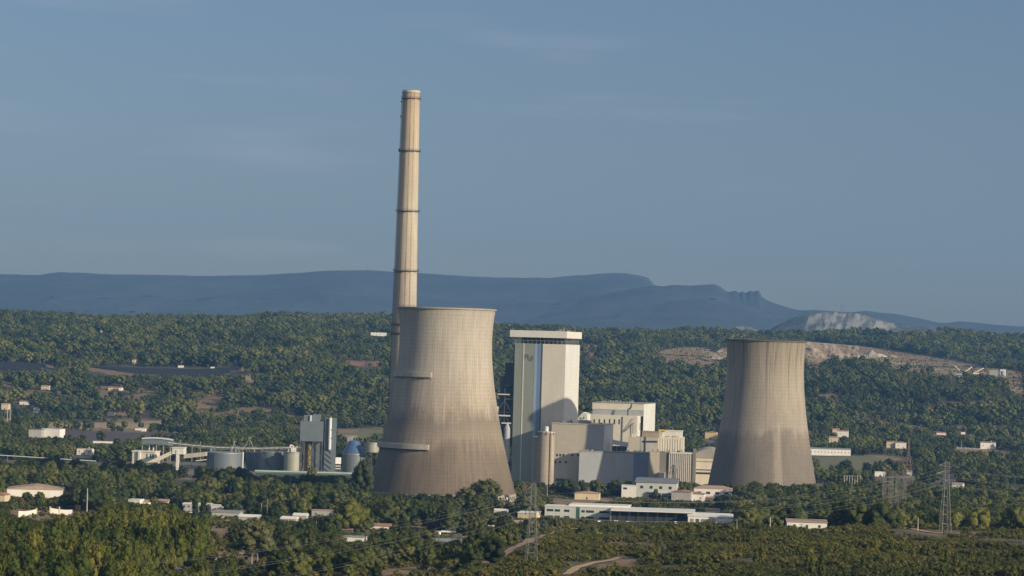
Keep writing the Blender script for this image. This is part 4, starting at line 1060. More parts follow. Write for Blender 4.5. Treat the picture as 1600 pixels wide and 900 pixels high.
def house(name, x0, x1, yt, yb_, wall, roof, label, cat='house', kind='gable', psi=-10, dep=9, win=3, rows=1, rise=1.4, D=None, group=None, chimney=False, clear=True, door=True, wh=.9, ww=1.0):
    g = ground_at((x0 + x1) / 2, yb_) if D is None else None
    D = D or g.y
    zb = P((x0 + x1) / 2, yb_, D).z
    fr = Frame(name, x0, D, psi, label, cat, group, z0=zb)
    w = max(1.5, fr.x(x1, 0, yb_)); h = max(1.6, P((x0 + x1) / 2, yt, D).z - zb)
    if clear: CLEAR.append((x0 - 2, yt - 2, x1 + 2, yt + (yb_ - yt) * .75, D - 2))
    eave = h - rise if kind in ('gable', 'hip', 'gable_x') else h - .35
    eave = max(eave, h * .55)
    MB().box(0, w, 0, dep, -3, eave).build('wall', wall, fr.root)
    o = .35; y0, y1 = -o, dep + o
    if kind == 'gable':
        r = MB().slab_x([(y0, eave), (y1, eave), (y1, eave + .2), (dep / 2, h), (y0, eave + .2)], -o, w + o)
    elif kind == 'gable_x':
        r = MB().slab_y([(-o, eave + .01), (w + o, eave + .01), (w + o, eave + .2), (w / 2, h), (-o, eave + .2)], y0, y1)
    elif kind == 'hip':
        q = min(w, dep) / 2 * .95
        r = MB().add([(-o, y0, eave), (w + o, y0, eave), (w + o, y1, eave), (-o, y1, eave), (-o, y0, eave + .15), (w + o, y0, eave + .15), (w + o, y1, eave + .15), (-o, y1, eave + .15), (q, dep / 2, h), (w - q, dep / 2, h)],
                     [(3, 2, 1, 0), (0, 1, 5, 4), (1, 2, 6, 5), (2, 3, 7, 6), (3, 0, 4, 7), (4, 5, 9, 8), (6, 7, 8, 9), (5, 6, 9), (7, 4, 8)])
    elif kind == 'shed':
        r = MB().slab_x([(y0, eave), (y1, eave + .6), (y1, eave + .9), (y0, eave + .3)], -o, w + o)
    else:
        r = MB().box(-.2, w + .2, -.25, dep + .2, eave + .01, h)
    ro = r.build('roof', roof, fr.root)
    if chimney:
        MB().box(w * .7, w * .7 + .7, dep * .5, dep * .5 + .7, eave, h + 1.0).build('chimney', wall, ro)
    if win:
        for rw in range(rows):
            zc = eave * (rw + .55) / rows
            for k in range(win):
                xc = w * (k + .6) / (win + .2)
                if door and k == win // 2 and rw == 0 and rows == 1 and w > 7:
                    d_ = MB().box(xc - .5, xc + .5, -.06, .06, 0, min(2.1, eave * .8)).build('door', M_steel_d, fr.root); continue
                hh = min(wh, eave / rows * .55) / 2
                f_ = MB().box(xc - ww / 2, xc + ww / 2, -.05, .07, zc - hh, zc + hh).build('window', M_glass, fr.root)
                MB().box(xc - ww / 2 - .1, xc + ww / 2 + .1, -.12, .03, zc - hh - .12, zc - hh - .01).build('sill', M_conc_l, f_)
    return fr, w, eave, h

# office with long band windows
fr, w, e, h = house('office_building', 854, 955, 791, 814, M_office, M_sheet_w, 'long two storey grey office with rows of dark band windows', 'office', 'flat', -7, 14, 0, clear=True)
for z in (e * .27, e * .72):
    for a_, b_ in ((.03, .13), (.15, .23), (.29, .37), (.55, .60), (.62, .74), (.82, .97)):
        MB().box(w * a_, w * b_, -.06, .06, z - .8, z + .6).build('window', M_glass, fr.root)
MB().box(w * .47, w * .525, -.1, .1, 0, h * .97).build('stair_glazing', mat('green_glass', (.05, .12, .09), .2, .1, .3), fr.root)
MB().box(w * .35, w + 10, 4, 26, h + .05, h + .9).build('roof_cover', M_sheet_w, fr.root)
fr, w, e, h = house('storage_hall', 957, 1085, 798, 820, M_wall_g, M_sheet_w, 'very long low hall with white roof edge and dark open front', 'warehouse', 'flat', -4, 34, 0, clear=True)
MB().box(.6, w - .6, -.2, .05, .3, e - .3).build('front_shade_panel', M_dark, fr.root)  # dark sheet on the closed wall, painted shade of the hall interior
MB().box(.2, w - .2, -5.5, -.26, h - .45, h - .02).build('front_canopy', M_sheet_w, fr.root)
for k in range(9): MB().box(w * k / 9, w * k / 9 + .2, -5.3, -5.1, 0, h - .5).build('post', M_steel_d, fr.root)
fr, w, e, h = house('warehouse', 1078, 1145, 803, 822, M_wall_w, M_sheet_w, 'pale end warehouse with slightly arched white roof', 'warehouse', 'gable', -4, 26, 0, rise=1.8)
for k in range(5): MB().box(w * (.05 + .12 * k), w * (.13 + .12 * k), -.1, .05, .2, e * .75).build('loading_door', M_navy if k % 2 else M_steel, fr.root)
# two storey white workshop with grey roof
fr, w, e, h = house('white_workshop', 973, 993.5, 758, 780, M_wall_w, M_wall_w, 'white workshop joined to a long grey roofed wing', 'workshop', 'flat', -8, 14, 0)
MB().box(w * .12, w * .38, -.1, .05, e * .72, e * .86).build('window', M_glass, fr.root)
x2 = fr.x(1057, 0, 770); hz2 = fr.z(1020, 754.5); hz3 = fr.z(1020, 748.5)
MB().box(w + .02, x2, .05, 15, -2, hz2).build('grey_wing', M_office, fr.root)
MB().slab_x([(-.4, hz2 + .01), (16, hz2 + .01), (16, hz3 + .4), (7, hz3), (-.4, hz2 + .4)], w - 1, x2 + .4).build('roof', M_sheet_g, fr.root)
for k in range(4): MB().box(w + (x2 - w) * (.1 + .235 * k), w + (x2 - w) * (.1 + .235 * k) + 2.2, -.03, .1, hz2 * .66, hz2 * .82).build('window', M_glass, fr.root)
MB().box(w + (x2 - w) * .3, x2 - .1, -.03, .1, hz2 * .08, hz2 * .30).build('glazed_front', M_glass, fr.root)
for k in range(5): MB().box(w + (x2 - w) * (.3 + .16 * k), w + (x2 - w) * (.3 + .16 * k) + .5, -1.2, -.05, 0, hz2 * .42).build('canopy_post', M_white, fr.root)
MB().box(w + (x2 - w) * .28, x2, -1.6, -.05, hz2 * .42, hz2 * .47).build('canopy', M_white, fr.root)

HOUSES = [
 # x0 x1 ytop ybase wall roof label kind psi dep win extra
 (1086, 1143, 759, 778, M_wall_w, M_tile_p, 'wide white bungalow with dark windows under a hipped tile roof', 'hip', -6, 14, 4, {'D': 2135, 'door': False, 'ww': 3.0, 'wh': 1.6, 'rise': 2.2}),
 (1051, 1079, 766, 785, M_wall_g, M_tile, 'grey gabled house with red roof, left of the bungalow', 'gable_x', -12, 16, 1, {}),
 (1072, 1100, 769, 785, M_wall_w, M_tile, 'white house with broad red roof before the wide bungalow', 'hip', -8, 14, 3, {}),
 (1096, 1114, 776, 785, M_wall_w, M_tile_p, 'lowest small white outbuilding at corner of red roofed houses', 'gable', -8, 6, 1, {}),
 (900, 936, 768, 781, M_wall_c, M_tile_p, 'peach gabled house among trees below the machine hall', 'gable_x', -6, 12, 1, {}),
 (1106, 1124, 794, 803, M_wall_c, M_tile_p, 'small cream hut above the end warehouse', 'gable', -8, 5, 0, {}),
 (1233, 1292, 815, 828, M_wall_w, M_tile_p, 'long low white farm building at edge of the scrub hill', 'shed', -3, 9, 3, {}),
 (1265, 1329, 700, 712, M_wall_w, M_roofgrey, 'long white shed with many windows right of smaller tower', 'gable', -2, 12, 12, {'door': False}),
 (1308, 1325, 672, 683, M_wall_w, M_tile, 'white house with red roof in woods above the long shed', 'gable', -10, 10, 2, {}),
 (1300, 1311, 669, 677, M_wall_c, M_tile, 'cream house peeping out uphill of the white red roofed one', 'gable', -10, 8, 1, {}),
 (1295, 1309, 682, 692, M_wall_c, M_tile_p, 'plain cream house downhill of the white red roofed one', 'gable', -10, 8, 2, {}),
 (1385, 1400, 689, 700, M_wall_c, M_tile, 'red roofed farmhouse, left of two behind the brown mast', 'gable', -8, 9, 2, {}),
 (1399, 1416, 690, 701, M_wall_w, M_tile, 'white walled farmhouse with red roof beside brown mast', 'hip', -8, 9, 2, {}),
 (1532, 1556, 690, 702, M_wall_w, M_tile, 'white villa with red roof at end of a long garden wall', 'gable', -5, 9, 3, {'chimney': True}),
 (1101, 1119, 674, 687, M_wall_y, M_tile_p, 'yellow house in the woods left of the smaller cooling tower', 'gable_x', -14, 9, 1, {}),
 (1106, 1116, 687, 693, M_wall_w, M_roofgrey, 'little white annex below the yellow house', 'flat', -8, 4, 0, {}),
 (1368, 1384, 737, 745, M_wall_w, M_sheet_w, 'low white shed behind the substation posts', 'flat', -5, 5, 1, {}),
 (1417, 1425, 735, 743, M_wall_w, M_tile_p, 'tiny bright white hut at foot of the brown mast', 'gable', -5, 4, 0, {}),
 (1489, 1504, 754, 762, M_wall_w, M_tile_p, 'small white house among trees right of the tall pylon', 'gable', -20, 7, 1, {}),
 (1476, 1490, 741, 746, M_wall_c, M_tile_p, 'flat tan roofed hut uphill of the small white house', 'flat', -10, 6, 0, {}),
 (1501, 1508, 675, 679, M_wall_w, M_sheet_w, 'tiny white shed high in woods above the villa', 'flat', -5, 4, 0, {}),
 (1463, 1478, 675, 680, M_wall_w, M_tile, 'white cottage in the red earth clearing above the mast', 'gable', -5, 5, 0, {}),
 (166, 182, 604, 611, M_wall_c, M_tile, 'wide red roofed house alone on the wooded left hillside', 'gable', -8, 10, 2, {}),
 (182, 190, 604, 611, M_wall_w, M_tile, 'bright white gabled wing joined to wide red roofed house', 'gable_x', -8, 8, 0, {}),
 (61, 76, 602, 610, M_wall_c, M_tile_p, 'cream house in trees on the far left hillside', 'gable', -8, 8, 2, {}),
 (202, 211, 561, 570, M_wall_c, M_tile, 'peach house right above the long solar field', 'gable', -8, 8, 1, {}),
 (274, 286, 571, 575, M_wall_w, M_sheet_w, 'pale flat cabin at the top edge of solar field', 'flat', -5, 5, 0, {}),
 (325, 334, 573, 577, M_wall_w, M_sheet_w, 'bright low cabin near right end of solar field', 'flat', -5, 5, 0, {}),
 (104, 109, 565, 573, M_wall_y, M_tile_p, 'tiny yellow hut between two parts of solar field', 'flat', -5, 4, 0, {}),
 (362, 369, 562, 566, M_wall_w, M_tile_p, 'tiny white house in trees above right end of solar field', 'gable', -5, 5, 0, {}),
 (151, 160, 516, 520, M_wall_w, M_tile_p, 'white specks of a farmhouse high on the left ridge', 'gable', -5, 5, 0, {}),
 (574, 603, 519.5, 525, M_wall_w, M_sheet_w, 'long white house on the ridge left of the chimney', 'flat', -4, 8, 4, {'door': False}),
 (50, 59, 637, 645, M_wall_w, M_tile_p, 'small white house beside the far left field', 'gable', -8, 7, 1, {}),
 (0, 13, 630, 640, M_wall_c, M_tile_p, 'cream house cut by the picture edge below solar field', 'gable', -8, 8, 1, {}),
 (28, 44, 626, 633, M_wall_w, M_tile_p, 'white villa partly hidden above the small white house', 'gable', -8, 7, 1, {}),
 (166, 178, 644, 650, M_wall_w, M_tile_p, 'little white barn at edge of the tan field', 'gable', -8, 6, 0, {}),
 (44, 64, 671, 684, M_wall_g, M_sheet_g, 'grey half of the factory shed beyond left trees', 'flat', -4, 16, 0, {}),
 (64, 93, 670, 684, M_wall_w, M_sheet_w, 'bright white factory shed beside its grey half', 'flat', -12, 16, 0, {}),
 (120, 143, 700.5, 711, M_wall_w, M_tile_p, 'low white building with a chimney among left trees', 'flat', -10, 8, 3, {'chimney': True}),
 (145, 175, 689.5, 692.5, M_wall_w, M_sheet_w, 'long thin white shed along the scrap yard', 'flat', 0, 4, 0, {}),
 (210, 218, 667, 673, M_wall_w, M_tile, 'white and red yard hut left of two beyond the yard', 'gable', -8, 5, 0, {}),
 (219, 227, 667, 674, M_wall_w, M_tile, 'white yard hut with red gable beside its twin', 'gable_x', -8, 5, 0, {}),
 (13, 96, 759, 780, M_wall_w, M_tile_p, 'large white gabled warehouse behind pines at far left', 'gable_x', 6, 30, 0, {'rise': 2.6}),
 (-8, 7, 770, 788, M_wall_c, M_tile, 'peach house with red roof cut by left picture edge', 'gable_x', -10, 10, 1, {}),
 (203, 218, 780, 791, M_wall_w, M_sheet_w, 'white gabled shed above the yellow green pine wood', 'flat', -12, 8, 0, {}),
 (219, 232, 781, 791, M_wall_w, M_tile_p, 'white cottage right of the white gabled shed', 'gable', -8, 8, 1, {}),
 (248, 262, 780, 790, M_wall_c, M_tile_p, 'stone cottage half hidden by the tall cypresses', 'gable', -8, 8, 1, {}),
 (287, 326, 787, 804, M_wall_g, M_sheet_w, 'long grey building with pale roof behind dark cypresses', 'flat', -3, 12, 6, {'rows': 2}),
 (328, 347, 789, 800, M_wall_w, M_sheet_w, 'bright cream block at right end of long grey building', 'flat', -12, 9, 1, {}),
 (334, 374, 800, 812, M_wall_g, M_roofgrey, 'low garage with wide dull grey flat roof', 'shed', -4, 12, 4, {}),
 (376, 404, 804, 814, M_wall_g, M_sheet_w, 'open sided shelter with sloping white roof', 'gable', -6, 8, 0, {}),
 (440, 462, 807, 817, M_wall_g, M_sheet_w, 'workshop with white sloping roof between two pole groups', 'gable', -6, 9, 1, {}),
 (461, 478, 802, 814, M_wall_g, M_sheet_w, 'pale roofed outbuilding next to the wooden pole', 'gable', -6, 8, 1, {}),
 (490, 522, 797, 809, M_wall_g, M_tile_p, 'shadowy house with flat pale brown roof left of round tree', 'flat', -6, 9, 3, {}),
 (582, 609, 818, 831, M_wall_w, M_tile, 'small white cottage with brown roof in the middle trees', 'gable', -5, 7, 3, {}),
 (540, 568, 838, 848, M_wall_w, M_roofgrey, 'low white concrete box below the round bright tree', 'flat', -10, 7, 0, {}),
 (531, 549, 827, 837, M_steel_d, M_tile, 'dark open barn with reddish roof above the concrete box', 'shed', -6, 7, 0, {}),
 (812, 838, 801, 814, M_wall_c, M_sheet_w, 'curved pale shed just left of the grey office', 'shed', -14, 10, 0, {}),
 (802, 815, 813, 821, M_wall_g, M_tile_p, 'low grey pinkish hut by the track bend', 'gable', -6, 6, 0, {}),
 (775, 790, 771, 779, M_wall_c, M_tile, 'pink gabled house at foot of the large cooling tower', 'gable_x', -6, 8, 1, {}),
 (716, 730, 795, 801, M_wall_w, M_tile_p, 'row of tiny white rooms under the broad dark pine', 'flat', -6, 5, 0, {}),
 (774, 792, 795, 803, M_wall_w, M_sheet_w, 'white roofed greenhouse right of the broad dark pine', 'gable', -10, 6, 0, {}),
 (798, 808, 781, 785, M_wall_w, M_sheet_w, 'narrow white canopy below the twin silos', 'flat', -6, 4, 0, {}),
 (763, 773, 821, 826, M_wall_w, M_sheet_w, 'small white caravan like hut amid mid green trees', 'flat', -6, 3, 0, {}),
 (640, 665, 825, 831, M_wall_c, M_tile, 'long low red roofed stable right of the white cottage', 'shed', -4, 5, 0, {}),
 (1543, 1558, 576.5, 588, M_wall_g, M_sheet_g, 'grey crusher building of the quarry plant', 'gable', -12, 16, 0, {}),
 (1560, 1571, 577, 588, M_wall_w, M_sheet_w, 'white quarry silo block right of the crusher building', 'flat', -12, 9, 0, {}),
]
for (x0, x1, yt, yb_, wa, rf_, lab, kd, ps, dp, wn_, ex) in HOUSES:
    nm = 'shed' if ('shed' in lab.split(' with')[0] or 'garage' in lab or 'barn' in lab or 'hut' in lab) else ('warehouse' if 'warehouse' in lab else 'house')
    house(nm, x0, x1, yt, yb_, wa, rf_, lab, nm, kd, ps, dp, wn_, **ex)
# blue hopper of the quarry plant, conveyors, spoil heaps
g = ground_at(1566, 589); o = empty('hopper', g, 0, 'small blue hopper standing before the white quarry block', 'hopper')
MB().lathe([(.6, 1), (2.4, 4), (2.4, 9)], 14).build('bin', mat('hopper_blue', (.08, .2, .42), .5, .1, .3), o)
for k in range(4): MB().tube((1.8 * math.cos(k * 1.57 + .7), 1.8 * math.sin(k * 1.57 + .7), -1), (1.8 * math.cos(k * 1.57 + .7), 1.8 * math.sin(k * 1.57 + .7), 4), .2, 4).build('leg', M_steel, o)
for k, (xa, ya, xb_, yb2, lab) in enumerate(((1520, 583, 1537, 575, 'longest white quarry conveyor rising towards the crusher building'), (1508, 580, 1519, 573, 'thin quarry conveyor behind the longest one'), (1500, 578, 1492, 571, 'quarry conveyor tipping to the left'), (1512, 585, 1530, 583, 'low flat quarry conveyor'))):
    g = ground_at(xa, ya + 2); D = g.y
    o = empty('quarry_conveyor', g, 0, lab, 'conveyor', 'conveyors of the quarry plant')
    e = P(xb_, yb2, D) - g
    MB().tube((0, 0, 1), e, .9, 4).build('belt', M_ribw, o); MB().tube((e.x * .6, 0, -1), (e.x * .6, 0, e.z * .6), .3, 4).build('leg', M_steel, o)
def heap(px, py, rx, h, m_, label, seed):
    g = ground_at(px, py); n = 28; r = 9; vs = []; fs = []
    rr = random.Random(seed); ph = [rr.uniform(0, 6) for _ in range(4)]
    for j in range(r):
        for i in range(n):
            a = 2 * math.pi * i / n; t = j / (r - 1)
            q = rx * (1 - t) * (1 + .18 * math.sin(2 * a + ph[0]) + .10 * math.sin(5 * a + ph[1]))
            vs.append((q * math.cos(a), q * .8 * math.sin(a), -2 + (h + 2) * (t ** .8) * (1 + .06 * math.sin(3 * a + ph[2]))))
    for j in range(r - 1):
        for i in range(n): fs.append((j * n + i, j * n + (i + 1) % n, (j + 1) * n + (i + 1) % n, (j + 1) * n + i))
    o = MB().add(vs, fs).build('spoil_heap', m_, None, True, g); tag(o, label, 'spoil heap', 'spoil heaps of the quarry')
M_sp = mat('crushed_stone', (.46, .40, .33), .95, .15, .3, stretch=(1, 1, 1)); M_spd = mat('grey_spoil', (.26, .225, .18), .95, .2, .3, stretch=(1, 1, 1))
heap(1375, 557, 16, 6, M_sp, 'palest quarry heap in the middle of the pit', 1); heap(1362, 555, 14, 10, M_spd, 'taller grey quarry heap behind the palest one', 2)
heap(1338, 557, 14, 4, M_sp, 'low white quarry heap under the rock face', 3); heap(1395, 558, 12, 4, M_spd, 'small grey quarry heap furthest right in the pit', 4)
heap(1500, 588, 20, 4, M_sp, 'wide pale heap left of the quarry conveyors', 5)

# quarry rock faces: rough benched cliffs
M_cliff = mat('quarry_rock', (.26, .21, .15), .95, .45, .09, stretch=(1, 1, .35), bump=.6)
def cliff(pts_top, pts_bot, D, label, rows=14, rough=3.0, seed=0):
    n = 70; xs = np.linspace(pts_top[0][0], pts_top[-1][0], n)
    yt = np.interp(xs, *zip(*pts_top)); yb2 = np.interp(xs, *zip(*pts_bot)); vs = []; fs = []
    for j in range(rows):
        t = j / (rows - 1)
        for i in range(n):
            y = yb2[i] + (yt[i] - yb2[i]) * t; p = P(xs[i], y, D)
            nz_ = float(fbm(np.array([p.x]), np.array([p.z * 1.5]), 14, 5, seed)[0])
            step = math.floor(t * 3) * 7
            p = P(xs[i], y, D + step + nz_ * rough * 2); vs.append(tuple(p))
    for i in range(n): q = P(xs[i], yt[i], D + 22); vs.append((q.x, D + 60, q.z - 2))
    for j in range(rows):
        for i in range(n - 1): fs.append((j * n + i, j * n + i + 1, (j + 1) * n + i + 1, (j + 1) * n + i))
    me = MB().add(vs, fs).build('quarry_face', M_cliff); tag(me, kind='structure')
cliff([(1250, 533), (1300, 537), (1342, 541)], [(1250, 559), (1300, 560), (1335, 557)], 4950, '', seed=2)
cliff([(1113, 553), (1122, 547), (1142, 540)], [(1113, 560), (1125, 562), (1142, 558)], 4950, '', seed=5, rough=2)

# solar field: tilted dark rows
M_solar = mat('solar_panel', (0.010, 0.012, 0.020), .85, .2, .1)
def solar_row(xa, xb_, py, k, where):
    a, b = ground_at(xa, py), ground_at(xb_, py); D = a.y
    o = empty('solar_panel_row', (a.x, D, 0), 0, f'long dark tilted panel row of the {where}', 'solar panels', f'panel rows of the {where}')
    n = 14; vs = []; fs = []
    for i in range(n + 1):
        x = a.x + (b.x - a.x) * i / n; z = Hs(x, D) + 1.2
        vs += [(x - a.x, 0, z), (x - a.x, 4.2, z + 2.3), (x - a.x, 4.2, z + 2.45), (x - a.x, 0, z + .15)]
    for i in range(n):
        for q in range(4): fs.append((i * 4 + q, i * 4 + (q + 1) % 4, i * 4 + 4 + (q + 1) % 4, i * 4 + 4 + q))
    MB().add(vs, fs).build('panel', M_solar, o)
    st_ = MB()
    for i in range(n + 1):
        x = a.x + (b.x - a.x) * i / n; z = Hs(x, D + 2); st_.box(x - a.x - .15, x - a.x + .15, 1.9, 2.2, z - 1, z + 2.2)
    st_.build('mounting', M_steel, o)
SOLAR_POLY = [[(-30, 566), (60, 566), (86, 570), (86, 580), (-30, 580)], [(132, 571), (300, 572), (388, 573), (388, 586), (250, 588), (140, 582)]]
for k in range(8): solar_row(-25 if k < 3 else -25, 82 - k * 2, 569.5 + k * 1.15, k, 'shorter left solar field')
for k in range(12): solar_row(138 + k * 7, 384 - k * 3, 574 + k * 1.05, k, 'longer right solar field')
CLEAR += [(-30, 569, 84, 577, 4400), (138, 574, 382, 584, 4400)]

# garden walls
def wall_seg(xa, ya, xb_, yb2, h0, h1, label, m_=None, th=.25, cat='wall', posts=(), group=None, cap=True):
    a, b = ground_at(xa, ya), ground_at(xb_, yb2)
    d = Vector((b.x - a.x, b.y - a.y, 0)); L_ = d.length; rz = math.atan2(d.y, d.x)
    o = empty('boundary_wall', a, rz, label, cat, group); dz = b.z - a.z
    n = 10; top = [(L_ * k / n, dz * k / n + h0 + (h1 - h0) * k / n - .5 * math.sin(math.pi * k / n) * (h0 > 1.8)) for k in range(n + 1)]
    MB().slab_y([(0, -2), (L_, dz - 2)] + top[::-1], 0, th).build('panel', m_ or M_wall_w, o)
    for t in posts: MB().box(L_ * t - .3, L_ * t + .3, -.2, .5, dz * t - 1, dz * t + max(h0, h1) + .7).build('pillar', M_wall_c, o)
    CLEAR.append((min(xa, xb_) - 2, min(ya, yb2) - h1 * 3 - 3, max(xa, xb_) + 2, max(ya, yb2) - 1, a.y - 2))
wall_seg(29, 808, 57, 806, 3.4, 3.8, 'white curved wall left of the driveway gap', posts=(1.0,), group='white walls beside the driveway')
wall_seg(78, 804, 113, 805, 3.9, 3.1, 'white curved wall right of the driveway gap', posts=(0.0, .42), group='white walls beside the driveway')
wall_seg(1495, 701, 1532, 703, 1.5, 1.7, 'long low white garden wall running left from the villa', posts=(0.0, .35, .7))
wall_seg(960, 780, 1030, 784, 1.6, 1.6, 'dull grey retaining wall below the white workshop', M_wall_g)
wall_seg(1062, 796, 1104, 799, 2.0, 2.0, 'long grey wall behind the end warehouse', M_wall_g)
o = empty('canopy', ground_at(699, 838), 0, 'bright white flat canopy in the horse paddock', 'canopy')
MB().slab_y([(-4.5, 2.2), (4.5, 2.2), (4.2, 2.7), (-3.0, 2.9)], -2.5, 2.5).build('roof', M_sheet_w, o)
for x in (-4, 0, 4): MB().box(x - .1, x + .1, -2, -1.8, -.5, 2.2).build('post', M_steel, o)
o = empty('greenhouse', ground_at(696, 850), 0, 'flat grey blue sheeted greenhouse below the white canopy', 'greenhouse')
MB().slab_x([(-5, 0), (5, 0), (5, 1.4), (0, 2.6), (-5, 1.4)], -9, 8).build('sheeting', mat('tunnel_film', (.20, .24, .26), .5, .1, .3), o)
for x in (-9.05, -3, 3, 8): MB().slab_x([(-5.05, 0), (-4.9, 0), (-4.9, 1.5), (0, 2.7), (4.9, 1.5), (4.9, 0), (5.05, 0), (5.05, 1.55), (0, 2.85), (-5.05, 1.55)], x, x + .12).build('hoop', M_steel, o)
o = empty('water_pipe_bridge', ground_at(1457, 812), 0, 'thin level pale green pipe crossing behind the tall pylon', 'pipe')
e = P(1521, 810, o.location.y) - o.location; s_ = P(1457, 806, o.location.y) - o.location
MB().tube(s_, e, .28, 6).build('pipe', M_coping, o)
for t in (.1, .5, .9):
    q = s_.lerp(e, t); MB().tube((q.x, 0, q.z), (q.x, 0, q.z - 6), .15, 4).build('support', M_steel, o)
o = empty('water_pipe_bridge', ground_at(0, 721), 0, 'long pale green pipe crossing trees at the left edge', 'pipe')
D = o.location.y; q0 = P(-12, 710.5, D) - o.location; q1 = P(12, 712, D) - o.location; q2 = P(150, 720.5, D) - o.location
MB().path([q0, q1, q2], .4, 6).build('pipe', M_coping, o)
for t in (0, .25, .5, .75, 1):
    q = q1.lerp(q2, t); MB().tube((q.x, 0, q.z), (q.x, 0, q.z - 12), .2, 4).build('support', M_steel, o)
CLEAR += [(0, 709, 150, 721, 2000), (1460, 804, 1520, 812, 1300)]

# ---- lattice pylons and masts
M_pyl = mat('pylon_steel', (0.20, 0.205, 0.20), .5, .12, .5, metal=.3)
M_pyl_b = mat('rusty_lattice', (0.17, 0.12, 0.095), .7, .2, .5)
def pylon(px, py_base, py_top, wb, wt, arms, m_, label, D=None, r=.075, group=None, name='lattice_pylon', nseg=9):
    g = ground_at(px, py_base) if D is None else P(px, py_base, D); D = g.y
    h = P(px, py_top, D).z - g.z
    o = empty(name, g, R(12), label, 'pylon', group)
    b = MB(); zs = [h * (1 - (1 - k / nseg) ** 1.25) for k in range(nseg + 1)]
    wd = lambda z: (wb + (wt - wb) * min(1, z / (h * .8))) / 2
    for k in range(nseg):
        z0, z1 = zs[k], zs[k + 1]; a_, c_ = wd(z0), wd(z1)
        q0 = [(-a_, -a_), (a_, -a_), (a_, a_), (-a_, a_)]; q1 = [(-c_, -c_), (c_, -c_), (c_, c_), (-c_, c_)]
        for i in range(4):
            j = (i + 1) % 4
            b.tube((*q0[i], z0), (*q1[i], z1), r, 4); b.tube((*q0[i], z0), (*q1[j], z1), r * .6, 3); b.tube((*q0[j], z0), (*q1[i], z1), r * .6, 3); b.tube((*q1[i], z1), (*q1[j], z1), r * .6, 3)
    c_ = wd(h)
    for sx in (-1, 1):
        for sy in (-1, 1): b.tube((sx * c_, sy * c_, h), (0, 0, h + wt * 1.5), r * .7, 3)
    b.build('lattice_body', m_, o)
    ends = []
    for zf, span in arms:
        z = h * zf; 
        for s in (-1, 1):
            a_ = MB(); w_ = wd(z)
            for sy in (-1, 1): a_.tube((s * w_, sy * w_, z), (s * span, 0, z + .2), r * .7, 3); a_.tube((s * w_, sy * w_, z + 1.2), (s * span, 0, z + .25), r * .6, 3)
            for t in (.3, .6): a_.tube((s * (w_ + (span - w_) * t), -w_ * (1 - t), z + .1), (s * (w_ + (span - w_) * t), w_ * (1 - t), z + 1.2 * (1 - t) + .2), r * .5, 3)
            a_.build('crossarm', m_, o)
            MB().tube((s * span, 0, z + .2), (s * span, 0, z - 1.3), .12, 5).build('insulator', M_steel_d, o)
            ends.append(g + Matrix.Rotation(R(12), 3, 'Z') @ Vector((s * span, 0, z - 1.3)))
    return o, g, ends
_, gA, eA = pylon(830, 881, 756, 3.6, 1.5, [(.66, 2.4), (.79, 2.8), (.92, 2.2)], M_pyl, 'slim lattice pylon standing right of the dirt track bend')
_, gB, eB = pylon(1476.5, 834, 722, 3.7, 1.5, [(.72, 3.0), (.83, 4.2), (.94, 3.2)], M_pyl, 'tall lattice pylon rising from the right scrub hill edge', r=.085)
pylon(1418, 770, 686, 7.5, 1.0, [(.5, 4.5)], M_pyl_b, 'tallest rust brown lattice mast behind the substation', r=.2)
_, gD, eD = pylon(1052, 752, 727, 2.4, .9, [(.55, 3.4), (.75, 2.6), (.92, 1.8)], M_pyl, 'little pylon in front of the white ribs', r=.10, D=2240)
_, gE, eE = pylon(820, 800, 757, 2.2, 1.0, [(.8, 2.2)], M_pyl_b, 'thin dim lattice mast left of the twin silos', r=.12)
for px, yb2, yt, lab in ((1318, 752, 741, 'white'), ):
    pass
for k in range(7):
    px = 1319 + k * 4.1; g = ground_at(px, 757 + (k % 2)); o = empty('gantry_post', g, 0, 'short white switchgear post in the row left of the substation', 'post', 'white switchgear posts')
    h = P(px, 743, g.y).z - g.z; MB().tube((0, 0, -1), (0, 0, h), .3, 6).build('post', M_conc_l, o)
    MB().box(-.9, .9, -.3, .3, h - .6, h).build('crosshead', M_steel, o)
CLEAR.append((1316, 741, 1348, 752, 1980))
rr = random.Random(4)
for k in range(16):
    px = 1384 + k * 2.6 + rr.uniform(-.8, .8); g = P(px, 770, 1900); g.z = Hs(g.x, 1900 + k % 4 * 14); g.y = 1900 + (k % 4) * 14
    yt = 737 + rr.uniform(-5, 8); h = P(px, yt, g.y).z - g.z
    o = empty('substation_mast', g, 0, 'grey upright mast in the dense substation cluster', 'mast', 'masts of the substation')
    b = MB()
    for sx, sy in ((-1, -1), (1, -1), (1, 1), (-1, 1)): b.tube((sx * .7, sy * .7, -1), (sx * .25, sy * .25, h), .07, 4)
    for j in range(8):
        z0, z1 = h * j / 8, h * (j + 1) / 8; w0, w1 = .7 - .45 * j / 8, .7 - .45 * (j + 1) / 8
        b.tube((-w0, -w0, z0), (w1, -w1, z1), .05, 3)
    b.build('lattice_body', M_pyl if k % 3 else M_pyl_b, o)
    if k % 3 == 0: MB().tube((-1, 0, h * .85), (6, 0, h * .85), .3, 4).build('gantry_beam', M_pyl, o)
CLEAR.append((1383, 735, 1426, 768, 1890))
